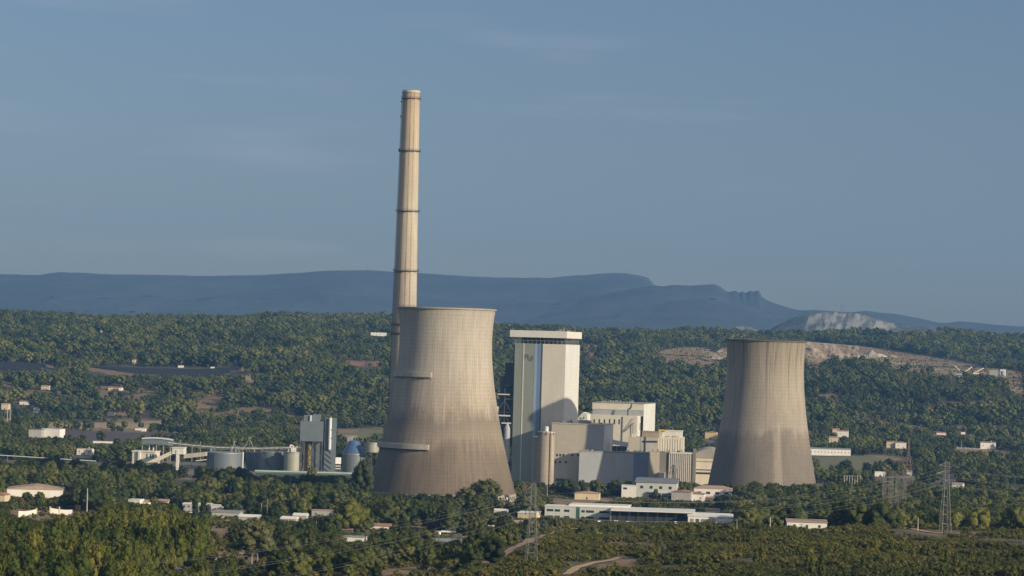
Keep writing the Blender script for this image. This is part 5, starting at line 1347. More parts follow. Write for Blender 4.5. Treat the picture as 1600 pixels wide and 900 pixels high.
for (px, yb2, yt, m_, lab, r_, D_) in ((135.5, 804, 763, M_conc_l, 'tall tapering concrete pole behind the pine wood', .38, None), (408, 812, 786, M_conc_l, 'short concrete pole left of the wooden one', .22, None), (417, 812, 779, mat('weathered_wood', (.24, .20, .15), .9, .2, .5), 'taller wooden pole beside the white roofs', .24, None),
        (494, 824, 806, M_conc_l, 'concrete pole below the shadowy house', .2, None), (388, 832, 822, M_conc_l, 'lowest pole near open sided shelter', .2, None), (920, 780, 761, M_conc, 'thin pole beside the peach gabled house', .2, None),
        (857, 776, 759, M_conc_l, 'pole right of the silo stem', .22, 2100), (1252, 830, 818, mat('tan_post', (.4, .3, .2), .9, .1, .5), 'tan post before the low farm building', .22, None), (1434, 830, 810, M_conc_l, 'pole in trees left of the tall pylon', .22, None), (1203, 832, 808, M_conc_l, 'white pole right of the end warehouse', .28, None),
        (1151, 834, 811, M_conc, 'pole by the last machines of the depot yard', .2, None), (1050, 790, 775, M_conc_l, 'pole before the grey gabled house', .2, None), (803, 812, 792, M_conc, 'pole left of the curved shed', .2, None), (1261, 815, 800, M_conc, 'slender pole in the wood above farm building', .2, None),
        (11, 661, 631, M_conc_l, 'left one of two tall poles by the tan field', .5, None), (15.5, 661, 635, M_conc_l, 'right one of two tall poles by the tan field', .5, None), (379, 581, 572, M_conc, 'pole at right end of solar field', .4, None), (1502, 700, 688, M_conc, 'pole beside the long garden wall', .35, None), (67, 818, 806, M_conc, 'low post left of the second driveway wall', .15, None)):
    g = ground_at(px, yb2) if D_ is None else Vector((axis_at(px, D_), D_, 0)); h = P(px, yt, g.y).z - g.z
    o = empty('utility_pole', g, 0, lab, 'pole'); MB().tube((0, 0, -1), (0, 0, h), r_, 8, r_ * .6).build('shaft', m_, o)
    MB().box(-.9, .9, -.08, .08, h - .6, h - .45).build('crossbar', M_steel_d, o)
    CLEAR.append((px - 1, yt, px + 1, yb2 - (yb2 - yt) * .25, g.y - 1))
# antenna masts on the mountain crest and a relay pylon on the limestone hill
for (px, yb2, yt, D, lab) in ((535, 424, 416.5, 12990, 'thinner antenna mast on the mountain crest'), (573.5, 423.5, 414.5, 12990, 'stouter antenna mast on the mountain crest nearer the chimney'), (980, 428, 423.5, 12990, 'tiny beacon on the second summit'), (1315, 492, 474.5, 8190, 'faint pylon above the white limestone cliffs')):
    g = P(px, yb2, D); h = P(px, yt, D).z - g.z; o = empty('antenna_mast', g, 0, lab, 'mast')
    w_ = 2.2 if D > 9000 else 2.0
    b = MB()
    for sx in (-1, 1):
        for sy in (-1, 1): b.tube((sx * w_, sy * w_, -4), (sx * .5, sy * .5, h), .45, 4)
    for j in range(5): b.tube((-w_ * (1 - j / 5), 0, h * j / 5), (w_ * (1 - (j + 1) / 5), 0, h * (j + 1) / 5), .35, 3)
    b.build('lattice_body', M_pyl, o); MB().box(-4.5, 4.5, -.5, .5, h * .8, h * .8 + 1.6).build('platform', M_pyl, o)

# ---- power lines
M_wire = mat('aluminium_wire', (0.20, 0.20, 0.19), .5, .05, .3, metal=.4)
def wire(a, b, sag, label, group, r=.021, n=26):
    o = MB().path([Vector(a).lerp(Vector(b), k / n) - Vector((0, 0, sag * 4 * (k / n) * (1 - k / n))) for k in range(n + 1)], r, 4)
    q = o.build('power_line', M_wire); tag(q, label, 'power line', group)
for k, e in enumerate(eA):
    b = P(-70, (958, 922, 893)[k // 2] + 3 * (k % 2), 800 + 8 * (k % 2)); wire(e, b, 6, 'sagging bare wire from the slim pylon towards the pine wood', 'wires left of the slim pylon')
for k, (e, f) in enumerate(zip(eA, eB)): wire(e, f, 7, 'bare wire between the slim pylon and the tall pylon', 'wires between the two near pylons')
for k, e in enumerate(eB): wire(e, e + Vector((300, 60, 2)), 7, 'bare wire running right from the tall pylon', 'wires right of the tall pylon')
for e, f in zip(eE, eD): wire(e, f + Vector((0, 0, 0)), 6, 'thin wire between the dim mast and the little pylon', 'wires before the silos', .02)

# ---- vehicles
def paint(name, c, rough=.3): return mat(name, c, rough, .04, .5)
M_tyre = mat('tyre_rubber', (.02, .02, .02), .9, .1, 1); M_rim = mat('wheel_rim', (.4, .4, .4), .4, .1, 1, metal=.6)
def car(px, py, m_, label, rz=0., name='parked_car', van=False, group=None, L_=4.3, D=None, s=1.0):
    g = ground_at(px, py); g.z += .02; CLEAR.append((px - 9, py - 8, px + 9, py - 1.5, g.y - 2))
    o = empty(name, g, R(rz), label, 'van' if van else 'car', group); o.scale = (s, s, s)
    hw = .88 if not van else .98; hL = L_ / 2; H1 = .85 if not van else 1.1; H2 = 1.45 if not van else 2.3
    prof = [(-hL, .35), (-hL + .05, .75), (-hL + (1.0 if not van else .75), H1), (hL - .15, H1), (hL, .7), (hL, .35)]
    b = MB().slab_y(prof[::-1], -hw, hw)
    cab = ([(-.95, H1), (-.25, H2), (1.05, H2), (1.75, H1)] if not van else [(-hL + .75, H1), (-hL + 1.35, H2), (hL - .08, H2), (hL - .05, H1)])
    n = len(cab); c_ = MB().add([(x, -hw + (.05 if i in (0, n - 1) else .18), z) for i, (x, z) in enumerate(cab)] + [(x, hw - (.05 if i in (0, n - 1) else .18), z) for i, (x, z) in enumerate(cab)], [(0, 1, 2, 3)[::-1], (4, 5, 6, 7), (0, 1, 5, 4), (1, 2, 6, 5), (2, 3, 7, 6)])
    bo = b.build('body', m_, o); md = bo.modifiers.new('b', 'BEVEL'); md.width = .08; md.segments = 2
    c_.build('cabin', m_, o)
    gl = MB()
    if not van:
        gl.box(-.45, .25, -hw + .02, hw - .02, H1 + .08, H2 - .12); gl.box(.33, 1.0, -hw + .02, hw - .02, H1 + .08, H2 - .12); gl.box(-.78, -.5, -hw + .2, hw - .2, H1 + .05, H1 + .38)
    else:
        gl.box(-hL + 1.2, -hL + 2.0, -hw + .02, hw - .02, H1 + .1, H2 - .35); gl.box(-hL + .85, -hL + 1.1, -hw + .2, hw - .2, H1 + .1, H2 - .5)
    gl.build('window', M_glass, o)
    for x in (-hL + .8, hL - .8):
        for y in (-hw, hw - .2):
            t = MB().add([], [])
            wv = [(x + .33 * math.cos(k * math.pi / 7), z_, .33 + .33 * math.sin(k * math.pi / 7)) for z_ in (y, y + .2) for k in range(14)]
            t.add(wv, [tuple(range(14)), tuple(range(14, 28))[::-1]] + [((k + 1) % 14, k, 14 + k, 14 + (k + 1) % 14) for k in range(14)])
            w_ = t.build('wheel', M_tyre, o)
            MB().box(x - .16, x + .16, y - .02, y + .22, .17, .49).build('rim', M_rim, w_)
    for y in (-hw + .12, hw - .42): MB().box(-hL - .02, -hL + .06, y, y + .3, .58, .72).build('headlight', M_ribw, o)
    return o
P_w, P_b, P_bl, P_s, P_r = paint('white_paint', (.78, .78, .76)), paint('black_paint', (.02, .022, .03)), paint('steel_blue_paint', (.13, .2, .28)), paint('silver_paint', (.45, .46, .47)), paint('red_paint', (.35, .05, .03))
car(332, 877, P_w, 'white car parked on bare ground right of the pine wood', -14)
car(249, 897, P_b, 'black car at the lower edge under the pines', -8)
car(284, 891, P_bl, 'blue grey car in the shade behind the black one', -6)
car(355, 819, P_w, 'white van on the verge below the dull grey garage', 5, 'parked_van', True)
car(299, 806, P_w, 'small white van before the long grey building', 80, 'parked_van', True)
car(715, 838, P_w, 'white car right of the paddock canopy', 8)
car(683, 837, P_w, 'little white van left of the paddock canopy', 60, 'parked_van', True)
car(866, 776, P_s, 'silver car below the twin silos', 5); car(873, 776.5, P_w, 'white car right of the silver one below twin silos', 5)
car(791, 782, P_w, 'white van between large tower and twin silos', 0, 'parked_van', True)
dep = [(962, P_w, 1, 'white van nearest the grey office corner'), (974, P_s, 0, 'silver car second from grey office'), (981, P_w, 1, 'white van in front of the dark hall opening, left end'), (990, P_r, 0, 'dark red car in the depot yard'), (1003, P_w, 0, 'white car beside the dark red one'), (1015, P_s, 1, 'silver van mid depot yard'), (1027, P_w, 1, 'white van right of the silver depot van'), (1041, P_s, 0, 'silver car near the pale warehouse end'), (1056, P_w, 1, 'white van below the first warehouse doors'), (1070, P_b, 0, 'black car beside the warehouse van'), (1088, P_w, 1, 'white van before the arched warehouse'), (1104, P_s, 0, 'silver car at the warehouse right side'), (1122, P_w, 1, 'last white van in the depot yard'), (905, P_w, 0, 'white car before the grey office'), (893, P_s, 0, 'silver car left of the white office car'), (936, P_w, 1, 'white van at the office right end')]
rr = random.Random(9)
CLEAR.append((862, 812, 1135, 818, 1550))
for px, m_, v, lab in dep: car(px, 818.5 + rr.uniform(-1.0, 2.5), m_, lab, rr.choice((0, 8, 75, 95)), 'parked_van' if v else 'parked_car', bool(v), 'vehicles in the depot yard')
# ================================================================ trees
import bmesh
def ico(sub):
    b = bmesh.new(); bmesh.ops.create_icosphere(b, subdivisions=sub, radius=1.0)
    v = np.array([x.co[:] for x in b.verts]); f = np.array([[q.index for q in x.verts] for x in b.faces]); b.free(); return v, f
ICO = {1: ico(1), 2: ico(2)}
def leaf_mat(name, c0, c1, c2, rough=.85):
    m, N, L, b = new_mat(name)
    oi = N.new('ShaderNodeObjectInfo'); rp = N.new('ShaderNodeValToRGB'); L.new(oi.outputs['Random'], rp.inputs['Fac'])
    e = rp.color_ramp.elements; e[0].color = (*c0, 1); e[1].color = (*c2, 1); k = e.new(.5); k.color = (*c1, 1)
    t = N.new('ShaderNodeTexCoord'); n = N.new('ShaderNodeTexNoise'); n.inputs['Scale'].default_value = .5; n.inputs['Detail'].default_value = 4
    L.new(t.outputs['Object'], n.inputs['Vector'])
    r = N.new('ShaderNodeMapRange'); r.inputs['From Min'].default_value = .3; r.inputs['From Max'].default_value = .7; r.inputs['To Min'].default_value = .75; r.inputs['To Max'].default_value = 1.28
    L.new(n.outputs['Fac'], r.inputs['Value'])
    v = N.new('ShaderNodeVectorMath'); v.operation = 'SCALE'; L.new(rp.outputs['Color'], v.inputs[0]); L.new(r.outputs[0], v.inputs['Scale'])
    n3 = N.new('ShaderNodeTexNoise'); n3.inputs['Scale'].default_value = .011; n3.inputs['Detail'].default_value = 3; L.new(oi.outputs['Location'], n3.inputs['Vector'])   # stands differ from one another
    r3 = N.new('ShaderNodeValToRGB'); L.new(n3.outputs['Fac'], r3.inputs['Fac']); e3 = r3.color_ramp.elements
    e3[0].position = .36; e3[0].color = (.68, .76, .78, 1); e3[1].position = .64; e3[1].color = (1.28, 1.18, 1.02, 1)
    mm = N.new('ShaderNodeVectorMath'); mm.operation = 'MULTIPLY'; L.new(v.outputs[0], mm.inputs[0]); L.new(r3.outputs['Color'], mm.inputs[1]); v = mm
    L.new(v.outputs[0], b.inputs['Base Color']); b.inputs['Roughness'].default_value = rough; b.inputs['Specular IOR Level'].default_value = .15
    n2 = N.new('ShaderNodeTexNoise'); n2.inputs['Scale'].default_value = 2.2; n2.inputs['Detail'].default_value = 5; n2.inputs['Roughness'].default_value = .7; L.new(t.outputs['Object'], n2.inputs['Vector'])
    bp = N.new('ShaderNodeBump'); bp.inputs['Strength'].default_value = 1.0; bp.inputs['Distance'].default_value = .5; L.new(n2.outputs['Fac'], bp.inputs['Height']); L.new(bp.outputs[0], b.inputs['Normal'])
    return m
ML_pine = leaf_mat('pine_needles', (0.026, 0.038, 0.010), (0.062, 0.076, 0.018), (0.112, 0.116, 0.034))
ML_young = leaf_mat('young_pine_needles', (0.044, 0.062, 0.011), (0.072, 0.088, 0.015), (0.104, 0.106, 0.021))
ML_broad = leaf_mat('broad_leaves', (0.018, 0.028, 0.010), (0.042, 0.055, 0.017), (0.090, 0.096, 0.034))
ML_olive = leaf_mat('olive_leaves', (0.075, 0.088, 0.045), (0.095, 0.102, 0.050), (0.11, 0.108, 0.046))
ML_cyp = leaf_mat('cypress_leaves', (0.020, 0.034, 0.014), (0.024, 0.040, 0.015), (0.032, 0.048, 0.016))
ML_scrub = leaf_mat('scrub_leaves', (0.047, 0.056, 0.015), (0.078, 0.086, 0.021), (0.122, 0.112, 0.035))
ML_rust = leaf_mat('rusty_leaves', (0.095, 0.060, 0.028), (0.105, 0.070, 0.030), (0.115, 0.085, 0.035))
M_bark = mat('bark', (0.13, 0.10, 0.075), .95, .25, 1.0)
M_bark_p = mat('pale_bark', (0.27, 0.23, 0.18), .95, .2, 1.0)
def crown_mesh(name, kind, seed, lod, m_):
    g = np.random.default_rng(seed)
    V, Fc, sm = [], [], []; off = 0
    sub = 2 if lod else 1
    iv, if_ = ICO[sub]
    # kind: height, crown base, radius profile
    Hh, zb, Rr, ncl, cr, up = dict(pine=(8.5, 1.6, 3.9, 20, .38, 1.0), young=(8.6, .4, 2.5, 20, .38, 1.9), broad=(8.0, .9, 4.2, 22, .37, 1.0), cypress=(11, .3, 1.1, 14, .75, 2.2),
        olive=(6.0, .8, 3.4, 22, .30, 1.0), umbrella=(9.0, 3.6, 4.8, 28, .26, .75), bush=(2.0, 0.0, 1.7, 9, .42, .8), tall=(13, 2.0, 3.6, 34, .34, 1.3))[kind]
    if not lod: ncl = max(6, int(ncl * .5)); cr *= 1.25
    tufts = (30 if lod else 8)
    if kind == 'bush': tufts = 20; ncl = 6
    for k in range(ncl):
        t = (k + g.uniform(0, 1)) / ncl
        if kind == 'young': pr = (1 - t) ** .75 * .95 + .08
        elif kind == 'cypress': pr = math.sin(math.pi * min(.98, t * .85 + .12)) ** .6
        elif kind == 'umbrella': pr = math.sin(math.pi * (t * .55 + .35)) ** .8
        else: pr = math.sin(math.pi * (t * .80 + .13)) ** .75
        a = k * 2.399 + g.uniform(-.4, .4); q = pr * Rr * math.sqrt(g.uniform(.12, 1)) * .80
        c = np.array([q * math.cos(a), q * math.sin(a), zb + (Hh - zb) * (t * .86 + .10)])
        r = Rr * cr * g.uniform(.75, 1.2) * (0.55 + .45 * pr) * (1.0 if kind != 'cypress' else 1.0)
        d = iv * (1 + .22 * np.sin(iv[:, [1]] * 5 + g.uniform(0, 6)) * np.cos(iv[:, [0]] * 4 + g.uniform(0, 6)) + g.uniform(-.2, .2, (len(iv), 1)))
        v = d * r * np.array([1, 1, .85 * up]) * .86 + c
        V.append(v); Fc.append(if_ + off); off += len(v); sm += [True] * len(if_)
        # leaf tufts standing off the clump
        n = tufts
        u = g.normal(size=(n, 3)); u /= np.linalg.norm(u, axis=1, keepdims=True); u[:, 2] = np.where(u[:, 2] < -.3, -u[:, 2], u[:, 2])
        p = c + u * r * np.array([1, 1, .85 * up]) * g.uniform(.82, 1.16, (n, 1))
        s = (.20 if lod else .34) * (0.55 if kind == 'bush' else 1) * (.8 if kind == 'cypress' else 1)
        e1 = g.normal(size=(n, 3)) * s; e2 = g.normal(size=(n, 3)) * s; 
        tri = np.stack([p + e1, p + e2, p + u * s * 1.5 + np.array([0, 0, s * .5 * up])], 1).reshape(-1, 3)
        V.append(tri); Fc.append(np.arange(n * 3).reshape(-1, 3) + off); off += n * 3; sm += [False] * n
    V = np.concatenate(V); Fc = np.concatenate(Fc)
    me = bpy.data.meshes.new(name); me.vertices.add(len(V)); me.vertices.foreach_set('co', V.astype(np.float32).ravel())
    me.loops.add(Fc.size); me.polygons.add(len(Fc)); me.loops.foreach_set('vertex_index', Fc.astype(np.int32).ravel()); me.polygons.foreach_set('loop_start', (np.arange(len(Fc)) * 3).astype(np.int32))
    me.polygons.foreach_set('use_smooth', np.array(sm, bool)); me.update(calc_edges=True); me.materials.append(m_)
    return me, Hh, zb, Rr
def trunk_mb(kind, Hh, zb, Rr, seed):
    g = random.Random(seed); b = MB()
    top = (g.uniform(-.4, .4), g.uniform(-.4, .4), zb + (Hh - zb) * .55)
    r = .28 if kind != 'umbrella' else .20
    if kind == 'cypress': r = .2
    mid = (top[0] * .3, top[1] * .3, zb * .7 + .3)
    b.tube((0, 0, -1.2), mid, r, 7, r * .75); b.tube(mid, top, r * .75, 6, r * .35)
    for k in range(5):
        a = 2 * math.pi * k / 5 + g.uniform(0, 1); z = zb * .8 + (Hh - zb) * .12 * k
        b.tube((mid[0], mid[1], z), (Rr * .6 * math.cos(a), Rr * .6 * math.sin(a), z + (Hh - zb) * .28), r * .4, 5, r * .12)
    return b
PROTO_N = bpy.data.collections.new('near_kinds'); PROTO_F = bpy.data.collections.new('far_kinds'); PROTO_B = bpy.data.collections.new('scrub_kinds')
NEAR = {}     # kind -> list of (crown mesh, trunk mesh, height)
def make_kind(key, kind, m_, seeds, bark=None, far=True):
    NEAR[key] = []
    for s in seeds:
        cm, Hh, zb, Rr = crown_mesh('crown', kind, s, 1, m_)
        t = trunk_mb(kind, Hh, zb, Rr, s); tm = bpy.data.meshes.new('trunk'); tm.from_pydata(t.v, [], t.f); tm.update(); tm.materials.append(bark or M_bark)
        NEAR[key].append((cm, tm, Hh))
make_kind('pine', 'pine', ML_pine, (1, 2, 3, 4)); make_kind('young', 'young', ML_young, (11, 12, 13, 14)); make_kind('broad', 'broad', ML_broad, (21, 22, 23, 24))
make_kind('olive', 'olive', ML_olive, (31, 32)); make_kind('cypress', 'cypress', ML_cyp, (41, 42)); make_kind('umbrella', 'umbrella', ML_broad, (51,), M_bark_p); make_kind('bush', 'bush', ML_scrub, (61, 62, 63))
make_kind('tall', 'tall', ML_broad, (71, 72)); make_kind('bright', 'broad', ML_young, (81, 82)); make_kind('rusty', 'olive', ML_rust, (91,)); make_kind('bare', 'umbrella', ML_olive, (95,), M_bark_p)
KINDNAME = dict(pine='pine_tree', young='pine_tree', broad='broadleaf_tree', olive='olive_tree', cypress='cypress_tree', umbrella='pine_tree', bush='shrub', tall='broadleaf_tree', bright='broadleaf_tree', rusty='broadleaf_tree', bare='pine_tree')
ADJ = dict(pine='rounded green pine', young='yellow green young pine', broad='dark leafy tree', olive='pale grey green tree', cypress='slim dark cypress', umbrella='broad dark umbrella pine', bush='low dark shrub', tall='tall dark leafy tree', bright='bright green leafy tree', rusty='rust brown tree', bare='thin crowned pine with bare pale trunk')
def merged(col, order, name, kind, m_, seed, bark=True, lod=0):
    cm, Hh, zb, Rr = crown_mesh(name, kind, seed, lod, m_)
    o = bpy.data.objects.new(f'{order:02d}_{name}', cm); col.objects.link(o)
    if bark:
        t = trunk_mb(kind, Hh, zb, Rr, seed); tm = bpy.data.meshes.new(name); nv = len(cm.vertices)
        vs = [tuple(v.co) for v in cm.vertices] + t.v; fs = [tuple(p.vertices) for p in cm.polygons] + [tuple(i + nv for i in f) for f in t.f]
        nf = len(cm.polygons)
        tm.from_pydata(vs, [], fs); tm.update(); tm.polygons.foreach_set('use_smooth', [p.use_smooth for p in cm.polygons] + [False] * len(t.f)); tm.materials.append(m_); tm.materials.append(M_bark)
        mi = np.zeros(len(fs), np.int32); mi[nf:] = 1; tm.polygons.foreach_set('material_index', mi); o.data = tm
for i, (n_, k_, m_, s_, ) in enumerate((('pine', 'pine', ML_pine, 1), ('pine', 'pine', ML_pine, 2), ('pine', 'pine', ML_pine, 3), ('broad', 'broad', ML_broad, 4), ('broad', 'broad', ML_broad, 5), ('olive', 'olive', ML_olive, 6))):
    merged(PROTO_F, i, n_, k_, m_, s_ + 100)
NEARORDER = ['pine', 'pine', 'broad', 'broad', 'olive', 'young', 'cypress', 'tall', 'rusty', 'bright']
for i, (n_, k_, m_) in enumerate((('pine', 'pine', ML_pine), ('pine', 'pine', ML_pine), ('broad', 'broad', ML_broad), ('broad', 'broad', ML_broad), ('olive', 'olive', ML_olive), ('young', 'young', ML_young), ('cypress', 'cypress', ML_cyp), ('tall', 'tall', ML_broad), ('rusty', 'olive', ML_rust), ('bright', 'broad', ML_young))):
    merged(PROTO_N, i, n_, k_, m_, i + 200, lod=1)
for i in range(4): merged(PROTO_B, i, 'bush', 'bush', ML_scrub if i < 3 else ML_rust, i + 300, bark=False)

def scatter(name, pts, scl, rot, idx, coll):
    me = bpy.data.meshes.new(name); n = len(pts)
    me.vertices.add(n); me.vertices.foreach_set('co', np.asarray(pts, np.float32).ravel())
    for nm, ty, dat in (('scl', 'FLOAT', scl), ('rotz', 'FLOAT', rot), ('pidx', 'INT', idx)):
        a = me.attributes.new(nm, ty, 'POINT'); a.data.foreach_set('value', np.asarray(dat, np.int32 if ty == 'INT' else np.float32))
    me.update(); o = link(bpy.data.objects.new(name, me)); tag(o, kind='stuff')
    ng = bpy.data.node_groups.new(name, 'GeometryNodeTree')
    ng.interface.new_socket('Geometry', in_out='INPUT', socket_type='NodeSocketGeometry'); ng.interface.new_socket('Geometry', in_out='OUTPUT', socket_type='NodeSocketGeometry')
    N, L = ng.nodes, ng.links
    gi, go = N.new('NodeGroupInput'), N.new('NodeGroupOutput')
    ip = N.new('GeometryNodeInstanceOnPoints'); ci = N.new('GeometryNodeCollectionInfo'); ci.inputs['Collection'].default_value = coll
    ci.inputs['Separate Children'].default_value = True; ci.inputs['Reset Children'].default_value = True
    def attr(nm, ty):
        a = N.new('GeometryNodeInputNamedAttribute'); a.data_type = ty; a.inputs['Name'].default_value = nm; return a.outputs['Attribute']
    cx = N.new('ShaderNodeCombineXYZ'); L.new(attr('rotz', 'FLOAT'), cx.inputs['Z']); er = N.new('FunctionNodeEulerToRotation'); L.new(cx.outputs[0], er.inputs[0])
    L.new(gi.outputs[0], ip.inputs['Points']); L.new(ci.outputs[0], ip.inputs['Instance']); ip.inputs['Pick Instance'].default_value = True
    L.new(attr('pidx', 'INT'), ip.inputs['Instance Index']); L.new(er.outputs[0], ip.inputs['Rotation']); L.new(attr('scl', 'FLOAT'), ip.inputs['Scale'])
    L.new(ip.outputs[0], go.inputs[0])
    md = o.modifiers.new('scatter', 'NODES'); md.node_group = ng
    return o
# ---- which ground is bare
def bare_mask(X, Y):
    m = np.zeros(len(X), bool)
    for poly, s in PATCHW:
        if s in ('scrub',): continue
        pa = np.array(poly); sel = (Y > pa[:, 1].min()) & (Y < pa[:, 1].max())
        if sel.any():
            q = in_poly(poly, X[sel], Y[sel]); t = m[sel]; t |= q; m[sel] = t
    for fine, w in TRACKW:
        q = np.array([(p.x, p.y) for p in fine])
        sel = np.nonzero((Y > q[:, 1].min() - 10) & (Y < q[:, 1].max() + 10) & (X > q[:, 0].min() - 10) & (X < q[:, 0].max() + 10))[0]
        for a in sel:
            if (((q - (X[a], Y[a])) ** 2).sum(1)).min() < (w * .5 + 3) ** 2: m[a] = True
    m |= (Y > np.where(X > 5, 2225, 2090)) & (Y < 2560) & (X > -110) & (X < 190)
    m |= (Y > 2290) & (Y < 2530) & (X > -330) & (X < -100)
    m |= (X + 44) ** 2 + (Y - 2000) ** 2 < 64 ** 2
    m |= (X - 196) ** 2 + (Y - 2223) ** 2 < 54 ** 2
    m |= (X + 84) ** 2 + (Y - 2130) ** 2 < 22 ** 2
    m |= (Y > 2245) & (Y < 2280) & (X > -215) & (X < -115)
    return m
# footprints of everything built so far
FOOT = []
for ob in list(SC.objects):
    if ob.parent is None and ob.get('kind') is None and ob.type == 'EMPTY' and ob.get('category') in ('house', 'shed', 'warehouse', 'office', 'workshop', 'greenhouse', 'canopy'):
        w_ = max([c.x for ch in ob.children if ch.type == 'MESH' for c in [Vector(q) for q in ch.bound_box]] + [1]); d_ = max([c.y for ch in ob.children if ch.type == 'MESH' for c in [Vector(q) for q in ch.bound_box]] + [1])
        FOOT.append((ob.location.x, ob.location.y, ob.rotation_euler.z, w_, d_))
    elif ob.parent is None and ob.get('category') in ('car', 'van', 'wall'):
        FOOT.append((ob.location.x - 3, ob.location.y - 2, 0, 6 if ob.get('category') != 'wall' else 14, 4))
def hides_bare(X, Y, Z, h, at=.8):
    if at == 'all': return hides_bare(X, Y, Z, h, .85) | hides_bare(X, Y, Z, h, .55) | hides_bare(X, Y, Z, h, .25)
    px, _ = project(X, Y, Z); _, pt = project(X, Y, Z + h * at); m = np.zeros(len(X), bool)
    for poly, s in PATCH:
        if s == 'scrub': continue
        m |= in_poly(poly, px, pt + .5)
    for pts, w in TRACKS:
        for (xa, ya), (xb_, yb2) in zip(pts[:-1], pts[1:]):
            t = np.clip(((px - xa) * (xb_ - xa) + (pt - ya) * (yb2 - ya)) / ((xb_ - xa) ** 2 + (yb2 - ya) ** 2), 0, 1)
            m |= ((px - xa - (xb_ - xa) * t) ** 2 + ((pt - ya - (yb2 - ya) * t) * 1.6) ** 2) < (w * 1.6) ** 2
    return m
def foot_mask(X, Y, pad=3.0):
    m = np.zeros(len(X), bool)
    for fx, fy, rz, w_, d_ in FOOT:
        dx, dy = X - fx, Y - fy; lx_ = dx * math.cos(rz) + dy * math.sin(rz); ly_ = -dx * math.sin(rz) + dy * math.cos(rz)
        m |= (lx_ > -pad) & (lx_ < w_ + pad) & (ly_ > -pad) & (ly_ < d_ + pad)
    return m
def clear_mask(X, Y, Z, h, r, y_only_above=True):
    px, yb2 = project(X, Y, Z); _, yt = project(X, Y, Z + h); s = F / Y; m = np.zeros(len(X), bool)
    for x0, y0, x1, y1, D in CLEAR:
        m |= (Y < D) & (px + r * s > x0) & (px - r * s < x1) & (yt < y1) & (yb2 > y0)
    return m
def jgrid(y0, y1, sp, half=.235, jit=.45):
    ys = np.arange(y0, y1, sp); out = []
    for y in ys:
        x = np.arange(-half * y, half * y, sp); out.append(np.stack([x, np.full(len(x), y)], 1))
    p = np.concatenate(out); p += rng.uniform(-jit * sp, jit * sp, p.shape); return p[:, 0], p[:, 1]

# ---- far woods on the hillside, one continuous forest
X, Y = jgrid(3560, 6250, 8.8)
keep = ~bare_mask(X, Y) & ~foot_mask(X, Y, 6)
keep &= (fbm(X, Y, 80, 4, 12) > np.where(Y < 4050, -.15, -.24)) | (rng.random(len(X)) < .28)
X, Y = X[keep], Y[keep]; Z = H(X, Y)
px, _ = project(X, Y, Z); k2 = (px > -230) & (px < 1830); X, Y, Z = X[k2], Y[k2], Z[k2]
s = (.45 + 1.45 * rng.random(len(X)) ** 1.5) * (1 + .8 * fbm(X, Y, 110, 3, 14))
keep = ~clear_mask(X, Y, Z, 8.5 * s, 3 * s) & ~(hides_bare(X, Y, Z, 8.5 * s) & (rng.random(len(X)) < .8)); X, Y, Z, s = X[keep], Y[keep], Z[keep], s[keep]
kk = fbm(X, Y, 130, 3, 15) + rng.uniform(-.25, .25, len(X))
idx = np.where(kk < -.12, rng.integers(3, 5, len(X)), rng.integers(0, 3, len(X))); idx = np.where(rng.random(len(X)) < .03, 5, idx)
scatter('hillside_forest', np.stack([X, Y, Z - .3], 1), s, rng.uniform(0, 6.28, len(X)), idx, PROTO_F)
print('far', len(X))
X, Y = jgrid(3560, 5600, 7.0); m = bare_mask(X, Y) & ~foot_mask(X, Y, 3) & (rng.random(len(X)) < .34 + .5 * fbm(X, Y, 25, 3, 51)); X, Y = X[m], Y[m]; Z = H(X, Y); s = rng.uniform(.12, .36, len(X))
scatter('hillside_scrub', np.stack([X, Y, Z - .2], 1), s, rng.uniform(0, 6.28, len(X)), rng.integers(0, 6, len(X)), PROTO_F)
# ---- plain between works and hill
X, Y = jgrid(2480, 3560, 9.5)
keep = ~bare_mask(X, Y) & ~foot_mask(X, Y, 6) & ((fbm(X, Y, 90, 4, 22) > -.16) | (rng.random(len(X)) < .22))
X, Y = X[keep], Y[keep]; Z = H(X, Y); s = rng.uniform(.6, 1.5, len(X)); keep = ~clear_mask(X, Y, Z, 8.5 * s, 3 * s) & ~(hides_bare(X, Y, Z, 8.5 * s) & (rng.random(len(X)) < .85)); X, Y, Z, s = X[keep], Y[keep], Z[keep], s[keep]
kk = fbm(X, Y, 100, 3, 25) + rng.uniform(-.3, .3, len(X)); idx = np.where(kk < .05, rng.integers(3, 5, len(X)), rng.integers(0, 3, len(X))); idx = np.where(rng.random(len(X)) < .07, 5, idx)
scatter('valley_woodland', np.stack([X, Y, Z - .3], 1), s, rng.uniform(0, 6.28, len(X)), idx, PROTO_F)
print('mid', len(X))

# ---- near trees: gather all, the largest become trees of their own
NT = []  # x, y, z, scale, rot, key, variant, label, group
WOOD = world_poly([(-60, 852), (60, 846), (120, 838), (200, 832), (300, 834), (326, 852), (324, 905), (300, 990), (-60, 990)])
def add_near(X, Y, key, s, tagname):
    for x, y, sc in zip(X, Y, s): NT.append([float(x), float(y), 0.0, float(sc), random.uniform(0, 6.28), key, 0, tagname])
# lower left pine wood
X, Y = jgrid(780, 1500, 7.2); m = in_poly(WOOD, X, Y) & ~foot_mask(X, Y, 2) & ~bare_mask(X, Y); X, Y = X[m], Y[m]
add_near(X, Y, 'young', rng.uniform(.7, 1.85, len(X)), 'wood')
